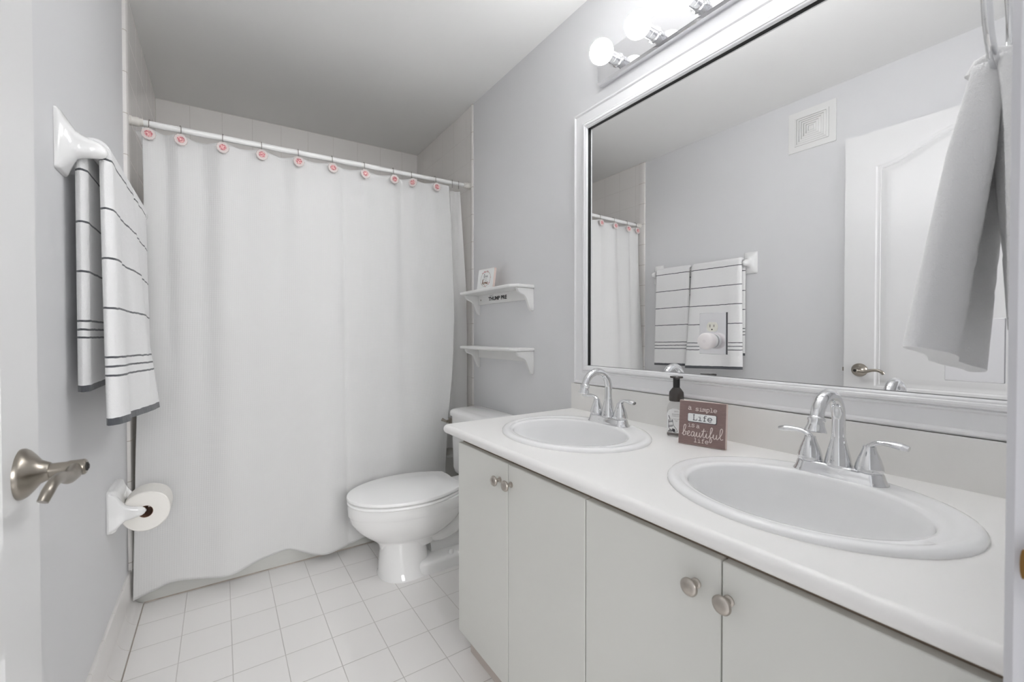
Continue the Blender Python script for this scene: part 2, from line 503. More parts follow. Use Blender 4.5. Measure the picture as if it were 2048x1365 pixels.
# ------------------------------------------------------------------ door (open against the left wall)
DF = 0.080; DY0, DY1, DZT = 0.068, 0.877, 2.098
door = thing('door_1', 'white panelled door standing open beside the left wall', 'door', (0.0625, 0.068, 0.008))
door['kind'] = 'structure'
del door['category']
def door_panel_h(y, z):
    """height offset of the moulded face: arched raised upper panel and plain lower panel"""
    def ring(dist):   # distance inside the panel outline (positive = inside)
        if dist <= 0: return 0.0
        if dist < 0.006: return -0.004 * dist / 0.006
        if dist < 0.012: return -0.004
        if dist < 0.020: return -0.004 + 0.0015 * (dist - 0.012) / 0.008
        if dist < 0.046: return -0.0065 + (dist - 0.020) * 0.2
        if dist < 0.052: return -0.0013
        return -0.0010
    yc = (DY0 + DY1) / 2; hw = 0.282
    t = min(1, abs(y - yc) / hw)
    arch = 1.925 + 0.098 * (0.5 + 0.5 * math.cos(PI * min(1, t * 1.05)))
    slope = 0.098 * 0.5 * PI / hw * math.sin(PI * min(1, t))
    d1 = min(hw - abs(y - yc), z - 0.822, (arch - z) / math.sqrt(1 + slope * slope))
    d2 = min(hw - abs(y - yc), z - 0.20, 0.700 - z)
    return ring(max(d1, d2))
bm = BM()
def dedup(l):
    l = sorted(l); o = [l[0]]
    for v in l[1:]:
        if v - o[-1] > 0.0015: o.append(v)
    return o
ys = [DY0, DY1] + [DY0 + (DY1 - DY0) * i / 110 for i in range(111)]
yc = (DY0 + DY1) / 2
for s_ in (-1, 1):
    for d in (0, 0.006, 0.012, 0.020, 0.046, 0.052): ys.append(yc + s_ * (0.282 - d))
zs = [0.008, DZT] + [0.008 + (0.85 - 0.008) * i / 30 for i in range(31)] + [0.85 + 1.0 * i / 40 for i in range(41)] + [1.85 + (DZT - 1.85) * i / 90 for i in range(91)]
for z0, s_ in ((0.822, 1), (0.20, 1), (0.700, -1)):
    for d in (0, 0.006, 0.012, 0.020, 0.046, 0.052): zs.append(z0 + s_ * d)
ys = dedup(ys); zs = dedup(zs)
ys[-1] = DY1; zs[-1] = DZT
grid = [[bm.verts.new((DF + door_panel_h(y, z), y, z)) for z in zs] for y in ys]
for i in range(len(ys) - 1):
    for j in range(len(zs) - 1):
        bm.faces.new((grid[i][j], grid[i + 1][j], grid[i + 1][j + 1], grid[i][j + 1]))
back = [[bm.verts.new((DF - 0.035, y, z)) for z in (zs[0], zs[-1])] for y in (ys[0], ys[-1])]
bm.faces.new((back[0][0], back[0][1], back[1][1], back[1][0]))
bm.faces.new([back[0][0]] + [g[0] for g in grid] + [back[1][0]])
bm.faces.new([back[0][1]] + [g[-1] for g in grid] + [back[1][1]])
bm.faces.new([back[0][0]] + grid[0] + [back[0][1]])
bm.faces.new([back[1][0]] + grid[-1] + [back[1][1]])
obj('door_slab', bm, M['door'], door, smooth=30)
HY, HZ = 0.8115, 0.902
def lever_set(side):
    x0 = DF if side > 0 else DF - 0.035
    bm = BM()
    lathe(bm, [(0.0335, -0.001), (0.0335, 0.003), (0.031, 0.007), (0.024, 0.013), (0.016, 0.019), (0.0125, 0.026), (0.0115, 0.028)], (x0, HY, HZ), (side, 0, 0), 40)
    ro = obj('door_handle', bm, M['antique'], door)
    bm = BM()
    lathe(bm, [(0.0098, 0.024), (0.0098, 0.044), (0.0108, 0.048), (0.0108, 0.063), (0.009, 0.065)], (x0, HY, HZ), (side, 0, 0), 28)
    xx = x0 + side * 0.054
    p = catmull([(xx, HY + 0.006, HZ - 0.001), (xx, HY - 0.012, HZ - 0.003), (xx, HY - 0.035, HZ - 0.004), (xx - side * 0.001, HY - 0.062, HZ + 0.004), (xx - side * 0.002, HY - 0.084, HZ + 0.005), (xx - side * 0.004, HY - 0.099, HZ - 0.002), (xx - side * 0.007, HY - 0.106, HZ - 0.012)], 6)
    tube(bm, p, [0.0105, 0.011, 0.0085, 0.007, 0.007, 0.0075, 0.0065], 16, flat=(0.8, 1.0))
    obj('lever', bm, M['antique'], ro)
    bm = BM(); lathe(bm, [(0.006, 0.0645), (0.006, 0.0662), (0.0035, 0.0662), (0.0035, 0.0675)], (x0, HY, HZ), (side, 0, 0), 18)
    obj('lock_button', bm, M['dark'], ro)
lever_set(1); lever_set(-1)
bm = BM(); box(bm, DF - 0.026, DF - 0.010, DY1 - 0.001, DY1 + 0.0012, HZ - 0.028, HZ + 0.028)
box(bm, DF - 0.023, DF - 0.013, DY1, DY1 + 0.010, HZ - 0.010, HZ + 0.010)
obj('latch', bm, M['antique'], door, bevel=0.001)
for k, zz in enumerate((0.22, 1.05, 1.86)):
    bm = BM(); lathe(bm, [(0.006, 0), (0.006, 0.09)], (DF + 0.004, DY0 - 0.006, zz), n=14)
    obj('hinge', bm, M['antique'], door)

# ================================================================== BATHTUB, ROD, CURTAIN
tub = thing('bathtub', 'white built-in bathtub behind the shower curtain', 'bathtub', (0.79, 2.6, 0))
bm = BM()
TX0, TX1, TY0, TY1, TZ = 0.006, W - 0.009, 2.184, 2.985, 0.385
def ring_rr(x0, x1, y0, y1, r, z, n=8):
    cx, cy = (x0 + x1) / 2, (y0 + y1) / 2
    return [(cx + a, cy + b, z) for a, b in rrect(x1 - x0, y1 - y0, r, n)]
rings = [ring_rr(TX0, TX1, TY0 + 0.006, TY1, 0.004, 0.0), ring_rr(TX0, TX1, TY0 + 0.006, TY1, 0.004, 0.05), ring_rr(TX0, TX1, TY0 + 0.012, TY1, 0.004, 0.06), ring_rr(TX0, TX1, TY0 + 0.008, TY1, 0.004, TZ - 0.03),
         ring_rr(TX0, TX1, TY0, TY1, 0.01, TZ - 0.012), ring_rr(TX0 + 0.004, TX1 - 0.004, TY0 + 0.006, TY1 - 0.004, 0.012, TZ),
         ring_rr(TX0 + 0.07, TX1 - 0.07, TY0 + 0.09, TY1 - 0.06, 0.12, TZ), ring_rr(TX0 + 0.085, TX1 - 0.085, TY0 + 0.105, TY1 - 0.07, 0.12, TZ - 0.015),
         ring_rr(TX0 + 0.13, TX1 - 0.16, TY0 + 0.14, TY1 - 0.11, 0.13, 0.12), ring_rr(TX0 + 0.20, TX1 - 0.24, TY0 + 0.20, TY1 - 0.17, 0.12, 0.075)]
loft(bm, rings)
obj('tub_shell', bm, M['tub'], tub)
bm = BM(); lathe(bm, [(0.028, 0), (0.028, 0.004), (0.02, 0.006)], (1.30, 2.58, 0.0745), n=24)
obj('drain', bm, M['chrome'], tub)

RY0, RY1, RZ0, RZ1 = 2.2255, 2.2153, 1.9514, 1.9752
def rodp(x): t = x / W; return Vector((x, RY0 + (RY1 - RY0) * t, RZ0 + (RZ1 - RZ0) * t))
rodt = thing('shower_rod', 'white tension rod spanning the tub alcove below the ceiling', 'curtain rod', rodp(W / 2))
bm = BM(); tube(bm, [rodp(0.02), rodp(1.02)], 0.0125, 20)
obj('outer_tube', bm, M['rod'], rodt)
bm = BM(); tube(bm, [rodp(1.00), rodp(W - 0.025)], 0.0108, 20)
obj('inner_tube', bm, M['rod'], rodt)
bm = BM(); tube(bm, [rodp(1.013), rodp(1.021)], 0.0135, 20)
obj('collar', bm, M['rod'], rodt)
ax = (rodp(W) - rodp(0)).normalized()
for p, s_ in ((rodp(0.0005), 1), (rodp(W - 0.0005), -1)):
    bm = BM(); lathe(bm, [(0.0185, 0), (0.0195, 0.004), (0.0195, 0.010), (0.0175, 0.012), (0.0175, 0.022), (0.0185, 0.026), (0.0170, 0.034), (0.0150, 0.036), (0.0150, 0.046), (0.0125, 0.048)], p, ax * s_, 28)
    obj('end_cap', bm, M['rodcap'], rodt)

hook_x = [0.0685, 0.168, 0.322, 0.472, 0.627, 0.7815, 0.941, 1.097, 1.203, 1.343]
ring_x = [1.455, 1.497]
def curtain_top(x):
    """height of the cloth's top edge between the hooks"""
    hs = hook_x
    for a, b in zip(hs, hs[1:]):
        if a <= x <= b:
            t = (x - a) / (b - a); w = b - a
            return -0.12 * w * math.sin(PI * t) * 0.45
    return 0.0
def hemz(x):
    P = [(0.0, 0.036), (0.0154, 0.041), (0.0755, 0.053), (0.119, 0.066), (0.172, 0.065), (0.2545, 0.049), (0.332, 0.048), (0.393, 0.058), (0.447, 0.070), (0.53, 0.082), (0.57, 0.080), (0.624, 0.055), (0.668, 0.038), (0.724, 0.028), (0.797, 0.032), (0.863, 0.045), (0.915, 0.053), (1.05, 0.06), (1.2, 0.05), (1.45, 0.06)]
    for i in range(len(P) - 1):
        (a, b), (c, d) = P[i], P[i + 1]
        if a <= x <= c:
            m0 = (P[i + 1][1] - P[max(0, i - 1)][1]) / (P[i + 1][0] - P[max(0, i - 1)][0])
            j = min(len(P) - 1, i + 2)
            m1 = (P[j][1] - P[i][1]) / (P[j][0] - P[i][0])
            w = c - a; t = (x - a) / w
            return (2 * t ** 3 - 3 * t * t + 1) * b + (t ** 3 - 2 * t * t + t) * w * m0 + (-2 * t ** 3 + 3 * t * t) * d + (t ** 3 - t * t) * w * m1
    return 0.06
def fold(x, s):
    """depth of folds; s = 0 top .. 1 bottom"""
    a = 0.0
    top = max(0, 1 - s * 1.3)
    for c, w, d in ((0.115, 0.028, 0.030), (0.240, 0.045, 0.046), (0.395, 0.05, 0.016), (0.555, 0.045, 0.028), (0.69, 0.05, 0.012), (0.86, 0.050, 0.022), (1.02, 0.06, 0.016), (1.15, 0.028, 0.030), (1.28, 0.04, 0.012)):
        sh = c + (0.02 * s if c < 0.5 else -0.01 * s)
        a += d * math.exp(-((x - sh) / (w * (1 + 0.7 * s))) ** 2) * (0.25 + 0.75 * top)
    a += s * (0.016 * math.sin(2 * PI * (x - 0.05) / 0.43 + 0.6) + 0.006 * math.sin(2 * PI * x / 0.19))
    return a
def edgeR(z):
    P = [(1.94, 1.432), (1.58, 1.447), (1.17, 1.453), (0.88, 1.437), (0.62, 1.408), (0.33, 1.384), (0.0, 1.37)]
    for (a, b), (c, d) in zip(P, P[1:]):
        if z >= c: 
            t = (a - z) / (a - c); return b + (d - b) * max(0, t)
    return 1.38
def edgeL(z):
    P = [(1.94, 0.044), (1.63, 0.048), (1.23, 0.033), (0.63, 0.018), (0.03, 0.007)]
    for (a, b), (c, d) in zip(P, P[1:]):
        if z >= c:
            t = (a - z) / (a - c); return b + (d - b) * max(0, t)
    return 0.01
cbm = BM(); uvl = cbm.loops.layers.uv.new('uv')
NX, NZ = 260, 150
gv = []
for i in range(NX + 1):
    u = i / NX; row = []
    for j in range(NZ + 1):
        s = j / NZ
        zt_guess = 1.915
        xg = 0.045 + (1.432 - 0.045) * u
        ztop = RZ0 + (RZ1 - RZ0) * xg / W - 0.024 + curtain_top(xg)
        zb = hemz(0.01 + 1.36 * u)
        z = ztop + (zb - ztop) * s
        x = edgeL(z) + (edgeR(z) - edgeL(z)) * u
        y = 2.210 + (2.146 - 2.210) * s + 0.9 * fold(x, s)
        y = min(y, 2.172 + 0.05 * max(0, (z - 0.42)) / 0.5) if z < 0.9 else y
        # sharp crease down the middle and the diagonal puckers by the hooks
        y += 0.004 * math.exp(-((x - 0.835) / 0.012) ** 2)
        for hx in hook_x:
            dd = abs(x - hx)
            if s < 0.2: y += 0.004 * math.exp(-(dd / 0.02) ** 2) * (1 - s / 0.2) * -1
        y += 0.0018 * noise.noise(Vector((x * 7, z * 9, 1.3)))
        for zc, amp in ((0.915, 0.0012), (0.60, 0.0022), (0.34, 0.0015)):
            y -= amp * math.exp(-((z - zc - 0.02 * noise.noise(Vector((x * 5, zc * 10, 0)))) / 0.006) ** 2) * (0.4 + 0.6 * max(0, noise.noise(Vector((x * 6, zc * 20, 4))) + 0.3))
        row.append((cbm.verts.new((x, y, z)), (u * 1.45, z)))
    gv.append(row)
for i in range(NX):
    for j in range(NZ):
        q = (gv[i][j], gv[i + 1][j], gv[i + 1][j + 1], gv[i][j + 1])
        f = cbm.faces.new([v[0] for v in q])
        for l, v in zip(f.loops, q): l[uvl].uv = v[1]
cur = obj('shower_curtain', cbm, M['curtain'], loc=(0.74, 2.17, 0.04), smooth=180)
sm = cur.modifiers.new('thick', 'SOLIDIFY'); sm.thickness = 0.0016; sm.offset = 0
tag(cur, 'white waffle-weave shower curtain hanging in front of the bathtub', 'shower curtain')
# hem stitched along the foot of the curtain
# liner
lbm = BM(); NX, NZ = 120, 60
gv = []
for i in range(NX + 1):
    u = i / NX; row = []
    for j in range(NZ + 1):
        s = j / NZ
        z = 1.935 + (0.405 - 1.935) * s
        xl = 0.012 + 0.095 * min(1, s * 4) ** 0.7
        PR = [(1.94, 1.512), (1.69, 1.530), (1.36, 1.553), (1.09, 1.560), (0.68, 1.563), (0.0, 1.555)]
        xr = 1.56
        for (a, b), (c, d) in zip(PR, PR[1:]):
            if z >= c:
                xr = b + (d - b) * max(0, (a - z) / (a - c)); break
        x = xl + (xr - xl) * u
        y = 2.275 + 0.020 * min(1, s * 1.25) + 0.010 * math.sin(2 * PI * x / 0.145) * (0.5 + 0.5 * s)
        q = max(0, min(1, (x - 1.40) / 0.10)); y -= 0.050 * q * q * (3 - 2 * q)
        y += 0.014 * math.exp(-((x - 1.49) / 0.012) ** 2) * (1 - s * 0.5)
        row.append(lbm.verts.new((x, y, z)))
    gv.append(row)
for i in range(NX):
    for j in range(NZ):
        lbm.faces.new((gv[i][j], gv[i + 1][j], gv[i + 1][j + 1], gv[i][j + 1]))
lin = obj('shower_liner', lbm, M['liner'], loc=(0.79, 2.26, 0.405), smooth=180)
tag(lin, 'frosted vinyl shower liner hanging over the tub behind the white curtain', 'shower curtain')

# hooks with pink medallions
def make_hook(x, medal=True, tilt=0.0, twist=0.0):
    p = rodp(x)
    ordn = ['first', 'second', 'third', 'fourth', 'fifth', 'sixth', 'seventh', 'eighth', 'ninth', 'tenth']
    if medal:
        lab = 'curtain hook with pink and clear medallion, %s from the left wall' % ordn[hook_x.index(x)]
    else:
        lab = 'bare wire curtain ring on the rod, %s' % ('just right of the medallion hooks' if x == ring_x[0] else 'nearest the right wall')
    t = thing('curtain_hook', lab, 'curtain hook', p, 'curtain hooks along the shower rod')
    bm = BM()
    r = 0.0165; pts = []
    for k in range(22):
        a = math.radians(205 - k * (250 / 21))
        pts.append((p.x + tilt * 0.01 * math.sin(a), p.y + math.cos(a) * -r * -1, p.z + math.sin(a) * r + 0.001))
    # comes over the rod and down in front to the medallion
    pts = []
    for k in range(20):
        a = math.radians(-30 + k * (210 / 19))
        pts.append(Vector((p.x + tilt * math.cos(a) * 0.6, p.y + math.cos(a) * r, p.z + math.sin(a) * r)))
    pts.append(Vector((p.x - tilt * 0.6, p.y - r * 1.0, p.z - 0.012)))
    pts.append(Vector((p.x - tilt * 0.5, p.y - 0.0255, p.z - 0.033)))
    if not medal:
        pts = [Vector((p.x + tilt * math.cos(2 * PI * k / 26), p.y + math.cos(2 * PI * k / 26) * r, p.z - 0.006 + math.sin(2 * PI * k / 26) * (r + 0.006))) for k in range(27)]
    tube(bm, pts, 0.0014, 8)
    obj('hook_wire', bm, M['wire'], t)
    if medal:
        c = Vector((p.x - tilt * 0.5, p.y - 0.0310, p.z - 0.052))
        ax = Vector((twist, -1, 0.05)).normalized()
        a_, u_, v_ = frame_of(ax)
        bm = BM(); n = 48
        def rr(rad, k, w): return rad * (1 + w * math.cos(k * 2 * PI * 12 / n))
        rings = []
        for rad, d, w in ((0.022, -0.003, 0.03), (0.0242, 0.0, 0.05), (0.0225, 0.0025, 0.05), (0.014, 0.003, 0.02), (0.0135, 0.002, 0.0)):
            rings.append([c + a_ * d + (u_ * math.cos(2 * PI * k / n) + v_ * math.sin(2 * PI * k / n)) * rr(rad, k, w) for k in range(n)])
        loft(bm, rings)
        md = obj('medallion', bm, M['medal'], t)
        bm = BM(); lathe(bm, [(0.0135, 0.001), (0.0135, 0.0034), (0.0115, 0.0042), (0.010, 0.003), (0.008, 0.003), (0.0065, 0.005), (0.0035, 0.0058), (0.0, 0.006)], c, ax, 24, True, False)
        obj('flower_centre', bm, M['rose'], md)
    return t
def make_medal():
    m, nt, b = new_mat('clear_pink_glass'); setp(b, (0.84, 0.76, 0.74), 0.15, trans=0.25, ior=1.45)
    return m
def make_rose():
    m, nt, b = new_mat('rose_enamel'); setp(b, (0.55, 0.16, 0.18), 0.3)
    pos, x, y, z = geo_xyz(nt)
    f = noise_n(nt, 190, 2, pos)
    st = mth(nt, 'MULTIPLY', mth(nt, 'SUBTRACT', f, 0.42), 6.0); 
    n = nt.nodes.new('ShaderNodeClamp'); nt.links.new(st, n.inputs[0])
    nt.links.new(mix_col(nt, n.outputs[0], (0.50, 0.13, 0.16), (0.80, 0.52, 0.50)), b.inputs['Base Color'])
    return m
M['medal'] = make_medal(); M['rose'] = make_rose()
tw = [0.1, 0.25, 0.05, 0.0, -0.1, 0.05, 0.1, 0.0, -0.9, 0.0]
tl = [0.004, -0.008, 0.003, 0.001, 0.002, 0.0, 0.001, 0.003, 0.010, 0.001]
for x, a, b in zip(hook_x, tl, tw): make_hook(x, True, a, b)
for x in ring_x: make_hook(x, False, 0.008)

# ================================================================== TOWEL BAR AND TOWELS
BZ, BX = 1.540, 0.044
tb = thing('towel_bar', 'white ceramic towel bar with flared ends on the left wall', 'towel bar', (XL, 1.70, BZ))
def post(yc_, sgn):
    bm = BM()
    def rg(x, w, h, r, dy, dz, n=7): return [(x, yc_ + dy + a, BZ + dz + b) for a, b in rrect(w, h, r, n)]
    prof = [(XL + 0.0005, 0.080, 0.140, 0.006, 0, 0), (XL + 0.005, 0.080, 0.140, 0.008, 0, 0), (XL + 0.010, 0.074, 0.132, 0.012, 0, 0), (XL + 0.016, 0.062, 0.112, 0.020, 0, 0), (XL + 0.024, 0.050, 0.086, 0.022, 0, 0), (XL + 0.031, 0.043, 0.064, 0.0212, 0, 0), (XL + 0.041, 0.040, 0.053, 0.0198, 0, -0.001),
            (XL + 0.053, 0.0385, 0.046, 0.019, 0, -0.003), (XL + 0.065, 0.036, 0.041, 0.0178, 0, -0.004), (XL + 0.076, 0.030, 0.034, 0.0148, 0, -0.005), (XL + 0.083, 0.020, 0.023, 0.0098, 0, -0.006), (XL + 0.0865, 0.008, 0.009, 0.0038, 0, -0.006)]
    loft(bm, [rg(*p) for p in prof])
    obj('post', bm, M['porc'], tb, smooth=60)
post(1.385, 1); post(2.052, -1)
bm = BM(); tube(bm, [(BX, 1.388, BZ), (BX, 2.049, BZ)], 0.0095, 18)
obj('bar', bm, M['porc'], tb)

def towel(name, label, y0, y1, zf, zb, flareL, flareR, mat, backskew=0.0, seed=1):
    """thick folded towel over the bar. Back drop against the wall, front drop into the room."""
    nz = 44; path = []
    th = 0.0115
    R_ = 0.0105 + th
    # centre line: back bottom -> over the bar -> front bottom
    L = 0.0
    def seg(v):
        pass
    pts = []
    for k in range(nz):
        z = zb + (BZ - zb) * k / nz; pts.append((-1, z))
    for k in range(0, 13): pts.append((0, k / 12))
    for k in range(1, nz + 1):
        z = BZ + (zf - BZ) * k / nz; pts.append((1, z))
    bm = BM(); uvl = bm.loops.layers.uv.new('uv')
    cross = rrect(1.0, 1.0, 0.02, 4)     # placeholder for index count
    rings = []; vv = []
    v = 0.0; prev = None
    for side, q in pts:
        ring = []
        if side == 0:
            ang = PI * (1 - q)
            c0 = (BX + math.cos(ang) * R_, BZ + 0.002 + math.sin(ang) * R_)
            nrm = (math.cos(ang), math.sin(ang)); s = 0.0
        else:
            s = (BZ - q) / (BZ - (zb if side < 0 else zf))
            nrm = (float(side), 0.0)
            c0 = (BX + side * R_, q)
        if prev is not None: v += math.hypot(c0[0] - prev[0], c0[1] - prev[1])
        prev = c0; vv.append(v)
        N = 26
        # outer surface from y0 to y1 then inner surface back
        yy0, yy1 = y0, y1
        if side > 0: yy0 = y0 - 0.012 * s; yy1 = y1 + 0.006 * s
        for k in range(N + 1):
            t = k / N; y = yy0 + (yy1 - yy0) * t
            e = min(t, 1 - t) * (yy1 - yy0)
            round_ = 1 - max(0, 1 - e / 0.010) ** 2
            wob = 0.0035 * noise.noise(Vector((y * 22, q * 5 if side else 0, seed))) * (1 if side else 0.3)
            out = 0.0
            if side > 0:
                fl = flareL + (flareR - flareL) * t
                out = fl * s ** 1.2 + 0.010 * s * math.exp(-((t - 0.16) / 0.12) ** 2) 
                wob += 0.004 * s * math.sin(t * 9 + seed)
            elif side < 0:
                out = -0.002 + 0.020 * 0 * s
            hth = th * (0.15 + 0.85 * math.sqrt(max(0, round_)))
            d = hth + out + wob * (1 if side > 0 else 0.2)
            x = c0[0] + nrm[0] * d
            if side < 0: x = c0[0] - hth
            z = c0[1] + nrm[1] * d - (0.010 * t * s if side > 0 else 0)
            ring.append((max(x, XL + 0.002), y, z))
        for k in range(N, -1, -1):
            t = k / N; y = yy0 + (yy1 - yy0) * t
            e = min(t, 1 - t) * (yy1 - yy0)
            round_ = 1 - max(0, 1 - e / 0.010) ** 2
            hth = th * (0.15 + 0.85 * math.sqrt(max(0, round_)))
            out = 0.0
            if side > 0:
                fl = flareL + (flareR - flareL) * t
                out = fl * s ** 1.2 + 0.010 * s * math.exp(-((t - 0.16) / 0.12) ** 2)
            d = -hth + out
            x = c0[0] + nrm[0] * d
            if side < 0: x = c0[0] + hth
            z = c0[1] + nrm[1] * d - (0.010 * t * s if side > 0 else 0)
            ring.append((x, y, z))
        rings.append(ring)
    vs = [[bm.verts.new(p) for p in r] for r in rings]
    n = len(vs[0])
    for a in range(len(vs) - 1):
        for i in range(n):
            j = (i + 1) % n
            f = bm.faces.new((vs[a][i], vs[a][j], vs[a + 1][j], vs[a + 1][i]))
            for l, (q, w) in zip(f.loops, ((i, a), (j, a), (j, a + 1), (i, a + 1))): l[uvl].uv = (q / n, vv[w])
    for r, w in ((vs[0][::-1], vv[0]), (vs[-1], vv[-1])):
        f = bm.faces.new(r)
        for l in f.loops: l[uvl].uv = (0, w)
    o = obj(name, bm, mat, loc=((BX, (y0 + y1) / 2, zf)), smooth=70)
    tag(o, label, 'towel', 'striped towels on the bar')
    return o, vv[-1]
# arc length bookkeeping: back drop, over, front drop
zb1, zf1 = 0.948, 0.862
over = None
def vlen(zb, zf):
    R_ = 0.0105 + 0.0115
    seg = 0
    pts = [(BX + math.cos(PI * (1 - k / 12)) * R_, BZ + 0.002 + math.sin(PI * (1 - k / 12)) * R_) for k in range(13)]
    for a, b in zip(pts, pts[1:]): seg += math.hypot(a[0] - b[0], a[1] - b[1])
    return (BZ - zb) + 0.002, seg, (BZ - zf)
lb, lo, lf_ = vlen(zb1, zf1)
tot = lb + lo + lf_ + 0.002
def zfv(z): return lb + lo + (BZ - z)       # v of a height on the front drop
def zbv(z): return z - zb1                   # v of a height on the back drop
st = [zfv(z) for z in (1.522, 1.400, 1.277, 1.153, 1.030, 1.007, 0.984)] + [zbv(z) for z in (1.490, 1.364, 1.243, 1.122, 1.101, 1.081)]
hems = [(tot - 0.008, 0.020), (0.006, 0.020)]
tm = make_towel(0, st, hems, 'striped_terry')
towel('towel', 'white towel with grey stripes on the bar, nearer the door', 1.403, 1.742, zf1, zb1, 0.004, 0.062, tm, seed=1)
towel('towel', 'white towel with grey stripes on the bar, nearer the shower curtain', 1.757, 2.026, zf1 + 0.002, zb1, 0.018, 0.012, tm, seed=3)

# ================================================================== TOILET PAPER
TPY, TPX, TPZ = 1.893, 0.083, 0.495
tph = thing('toilet_paper_holder', 'white ceramic toilet paper holder on the left wall', 'toilet paper holder', (XL, TPY, TPZ))
bm = BM()
PW, PH = 0.160, 0.140
def rgp(x, w, h, r, n=6): return [(x, TPY + a, TPZ + 0.012 + b) for a, b in rrect(w, h, r, n)]
loft(bm, [rgp(XL + 0.0005, PW, PH, 0.012), rgp(XL + 0.014, PW, PH, 0.012), rgp(XL + 0.022, PW - 0.006, PH - 0.006, 0.014), rgp(XL + 0.030, PW - 0.030, PH - 0.036, 0.02), rgp(XL + 0.033, PW - 0.05, PH - 0.06, 0.02)])
obj('wall_plate', bm, M['porc'], tph, smooth=50)
for yy in (TPY - 0.068, TPY + 0.068):
    bm = BM()
    rr_ = []
    for x, w, h, dz in ((XL + 0.006, 0.032, 0.142, 0.012), (XL + 0.022, 0.028, 0.118, 0.010), (XL + 0.034, 0.026, 0.080, 0.006), (XL + 0.046, 0.024, 0.052, 0.002), (XL + 0.060, 0.023, 0.042, 0.0), (XL + 0.076, 0.022, 0.034, 0.0), (XL + 0.088, 0.020, 0.028, 0.0), (XL + 0.095, 0.014, 0.019, 0), (XL + 0.098, 0.005, 0.007, 0)):
        rr_.append([(x, yy + a, TPZ + dz + b) for a, b in rrect(w, h, min(w, h) * 0.47, 6)])
    loft(bm, rr_)
    obj('arm', bm, M['porc'], tph, smooth=60)
bm = BM(); tube(bm, [(TPX, TPY - 0.066, TPZ), (TPX, TPY + 0.066, TPZ)], 0.0075, 16)
obj('spindle', bm, M['chrome'], tph)
tpr = thing('toilet_paper_roll', 'roll of white toilet paper on the ceramic holder', 'toilet paper', (TPX, TPY, TPZ - 0.010))
bm = BM()
n = 56; RC = Vector((TPX + 0.003, 0, TPZ - 0.010))
def rollring(y, k_, ro):
    out = []
    for i in range(n):
        a = 2 * PI * i / n
        r = ro
        if k_: r = ro * (1 + 0.045 * math.exp(-((math.degrees(a) - 40) / 22) ** 2))
        out.append((RC.x + math.cos(a) * r, y, RC.z + math.sin(a) * r))
    return out
y0_, y1_ = TPY - 0.052, TPY + 0.052
loft(bm, [rollring(y0_, 0, 0.0205), rollring(y0_, 1, 0.064), rollring(y0_ + 0.003, 1, 0.067), rollring(y1_ - 0.003, 1, 0.067), rollring(y1_, 1, 0.064), rollring(y1_, 0, 0.0205), rollring(y0_, 0, 0.0205)], False, False)
bmesh.ops.remove_doubles(bm, verts=bm.verts, dist=1e-5)
obj('paper', bm, M['paper'], tpr, smooth=40)
bm = BM(); loft(bm, [rollring(y0_ + 0.001, 0, 0.0203), rollring(y1_ - 0.001, 0, 0.0203), rollring(y1_ - 0.001, 0, 0.0190), rollring(y0_ + 0.001, 0, 0.0190), rollring(y0_ + 0.001, 0, 0.0203)], False, False)
bmesh.ops.remove_doubles(bm, verts=bm.verts, dist=1e-6)
obj('cardboard_core', bm, M['card'], tpr)

# ================================================================== TOILET
TC = 1.862
tl_ = thing('toilet', 'white ceramic toilet between the vanity and the shower curtain', 'toilet', (1.15, TC, 0))
def egg(xf, xb, w, z, yc_=TC, n=48, back=0.35, p=2.0, shift=0.40):
    """egg-shaped ring, pointed end towards -x. widest at xf + (xb-xf)*(1-shift)"""
    xm = xf + (xb - xf) * (1 - shift)
    out = []
    for i in range(n):
        a = 2 * PI * i / n
        c, s_ = math.cos(a), math.sin(a)
        if c < 0: x = xm + (xm - xf) * c; y = w * s_
        else:
            q = 2.6
            x = xm + (xb - xm) * (abs(c) ** (2 / q)); y = w * math.copysign(abs(s_) ** (2 / q), s_)
        out.append((x, yc_ + y, z))
    return out
bm = BM()
secs = [(0.905, 1.160, 0.072, 0.120), (0.895, 1.170, 0.080, 0.150), (0.870, 1.20, 0.104, 0.172), (0.835, 1.235, 0.130, 0.198), (0.800, 1.270, 0.152, 0.230), (0.775, 1.295, 0.168, 0.268), (0.770, 1.300, 0.1705, 0.290), (0.768, 1.302, 0.172, 0.2955), (0.765, 1.305, 0.175, 0.301), (0.765, 1.305, 0.176, 0.335), (0.772, 1.300, 0.172, 0.345)]
loft(bm, [egg(a, b, w, z) for a, b, w, z in secs])
# neck running back under the tank
rr_ = []
for x, w, z0, z1 in ((1.16, 0.10, 0.20, 0.338), (1.25, 0.115, 0.235, 0.342), (1.36, 0.125, 0.265, 0.342), (1.52, 0.125, 0.285, 0.342)):
    rr_.append([(x, TC + 0.01 + a, (z0 + z1) / 2 + b) for a, b in rrect(2 * w, z1 - z0, 0.03, 5)])
loft(bm, rr_)
obj('bowl', bm, M['porc'], tl_, smooth=50)
bm = BM()
def oval(cx, a, b, z, yc_=TC, n=40, q=2.3):
    return [(cx + a * math.copysign(abs(math.cos(2 * PI * i / n)) ** (2 / q), math.cos(2 * PI * i / n)), yc_ + b * math.copysign(abs(math.sin(2 * PI * i / n)) ** (2 / q), math.sin(2 * PI * i / n)), z) for i in range(n)]
loft(bm, [oval(1.020, 0.125, 0.112, 0.0), oval(1.020, 0.125, 0.112, 0.006), oval(1.018, 0.118, 0.104, 0.014), oval(1.012, 0.112, 0.094, 0.06), oval(1.012, 0.106, 0.084, 0.11), oval(1.015, 0.108, 0.082, 0.165), oval(1.02, 0.115, 0.088, 0.20)])
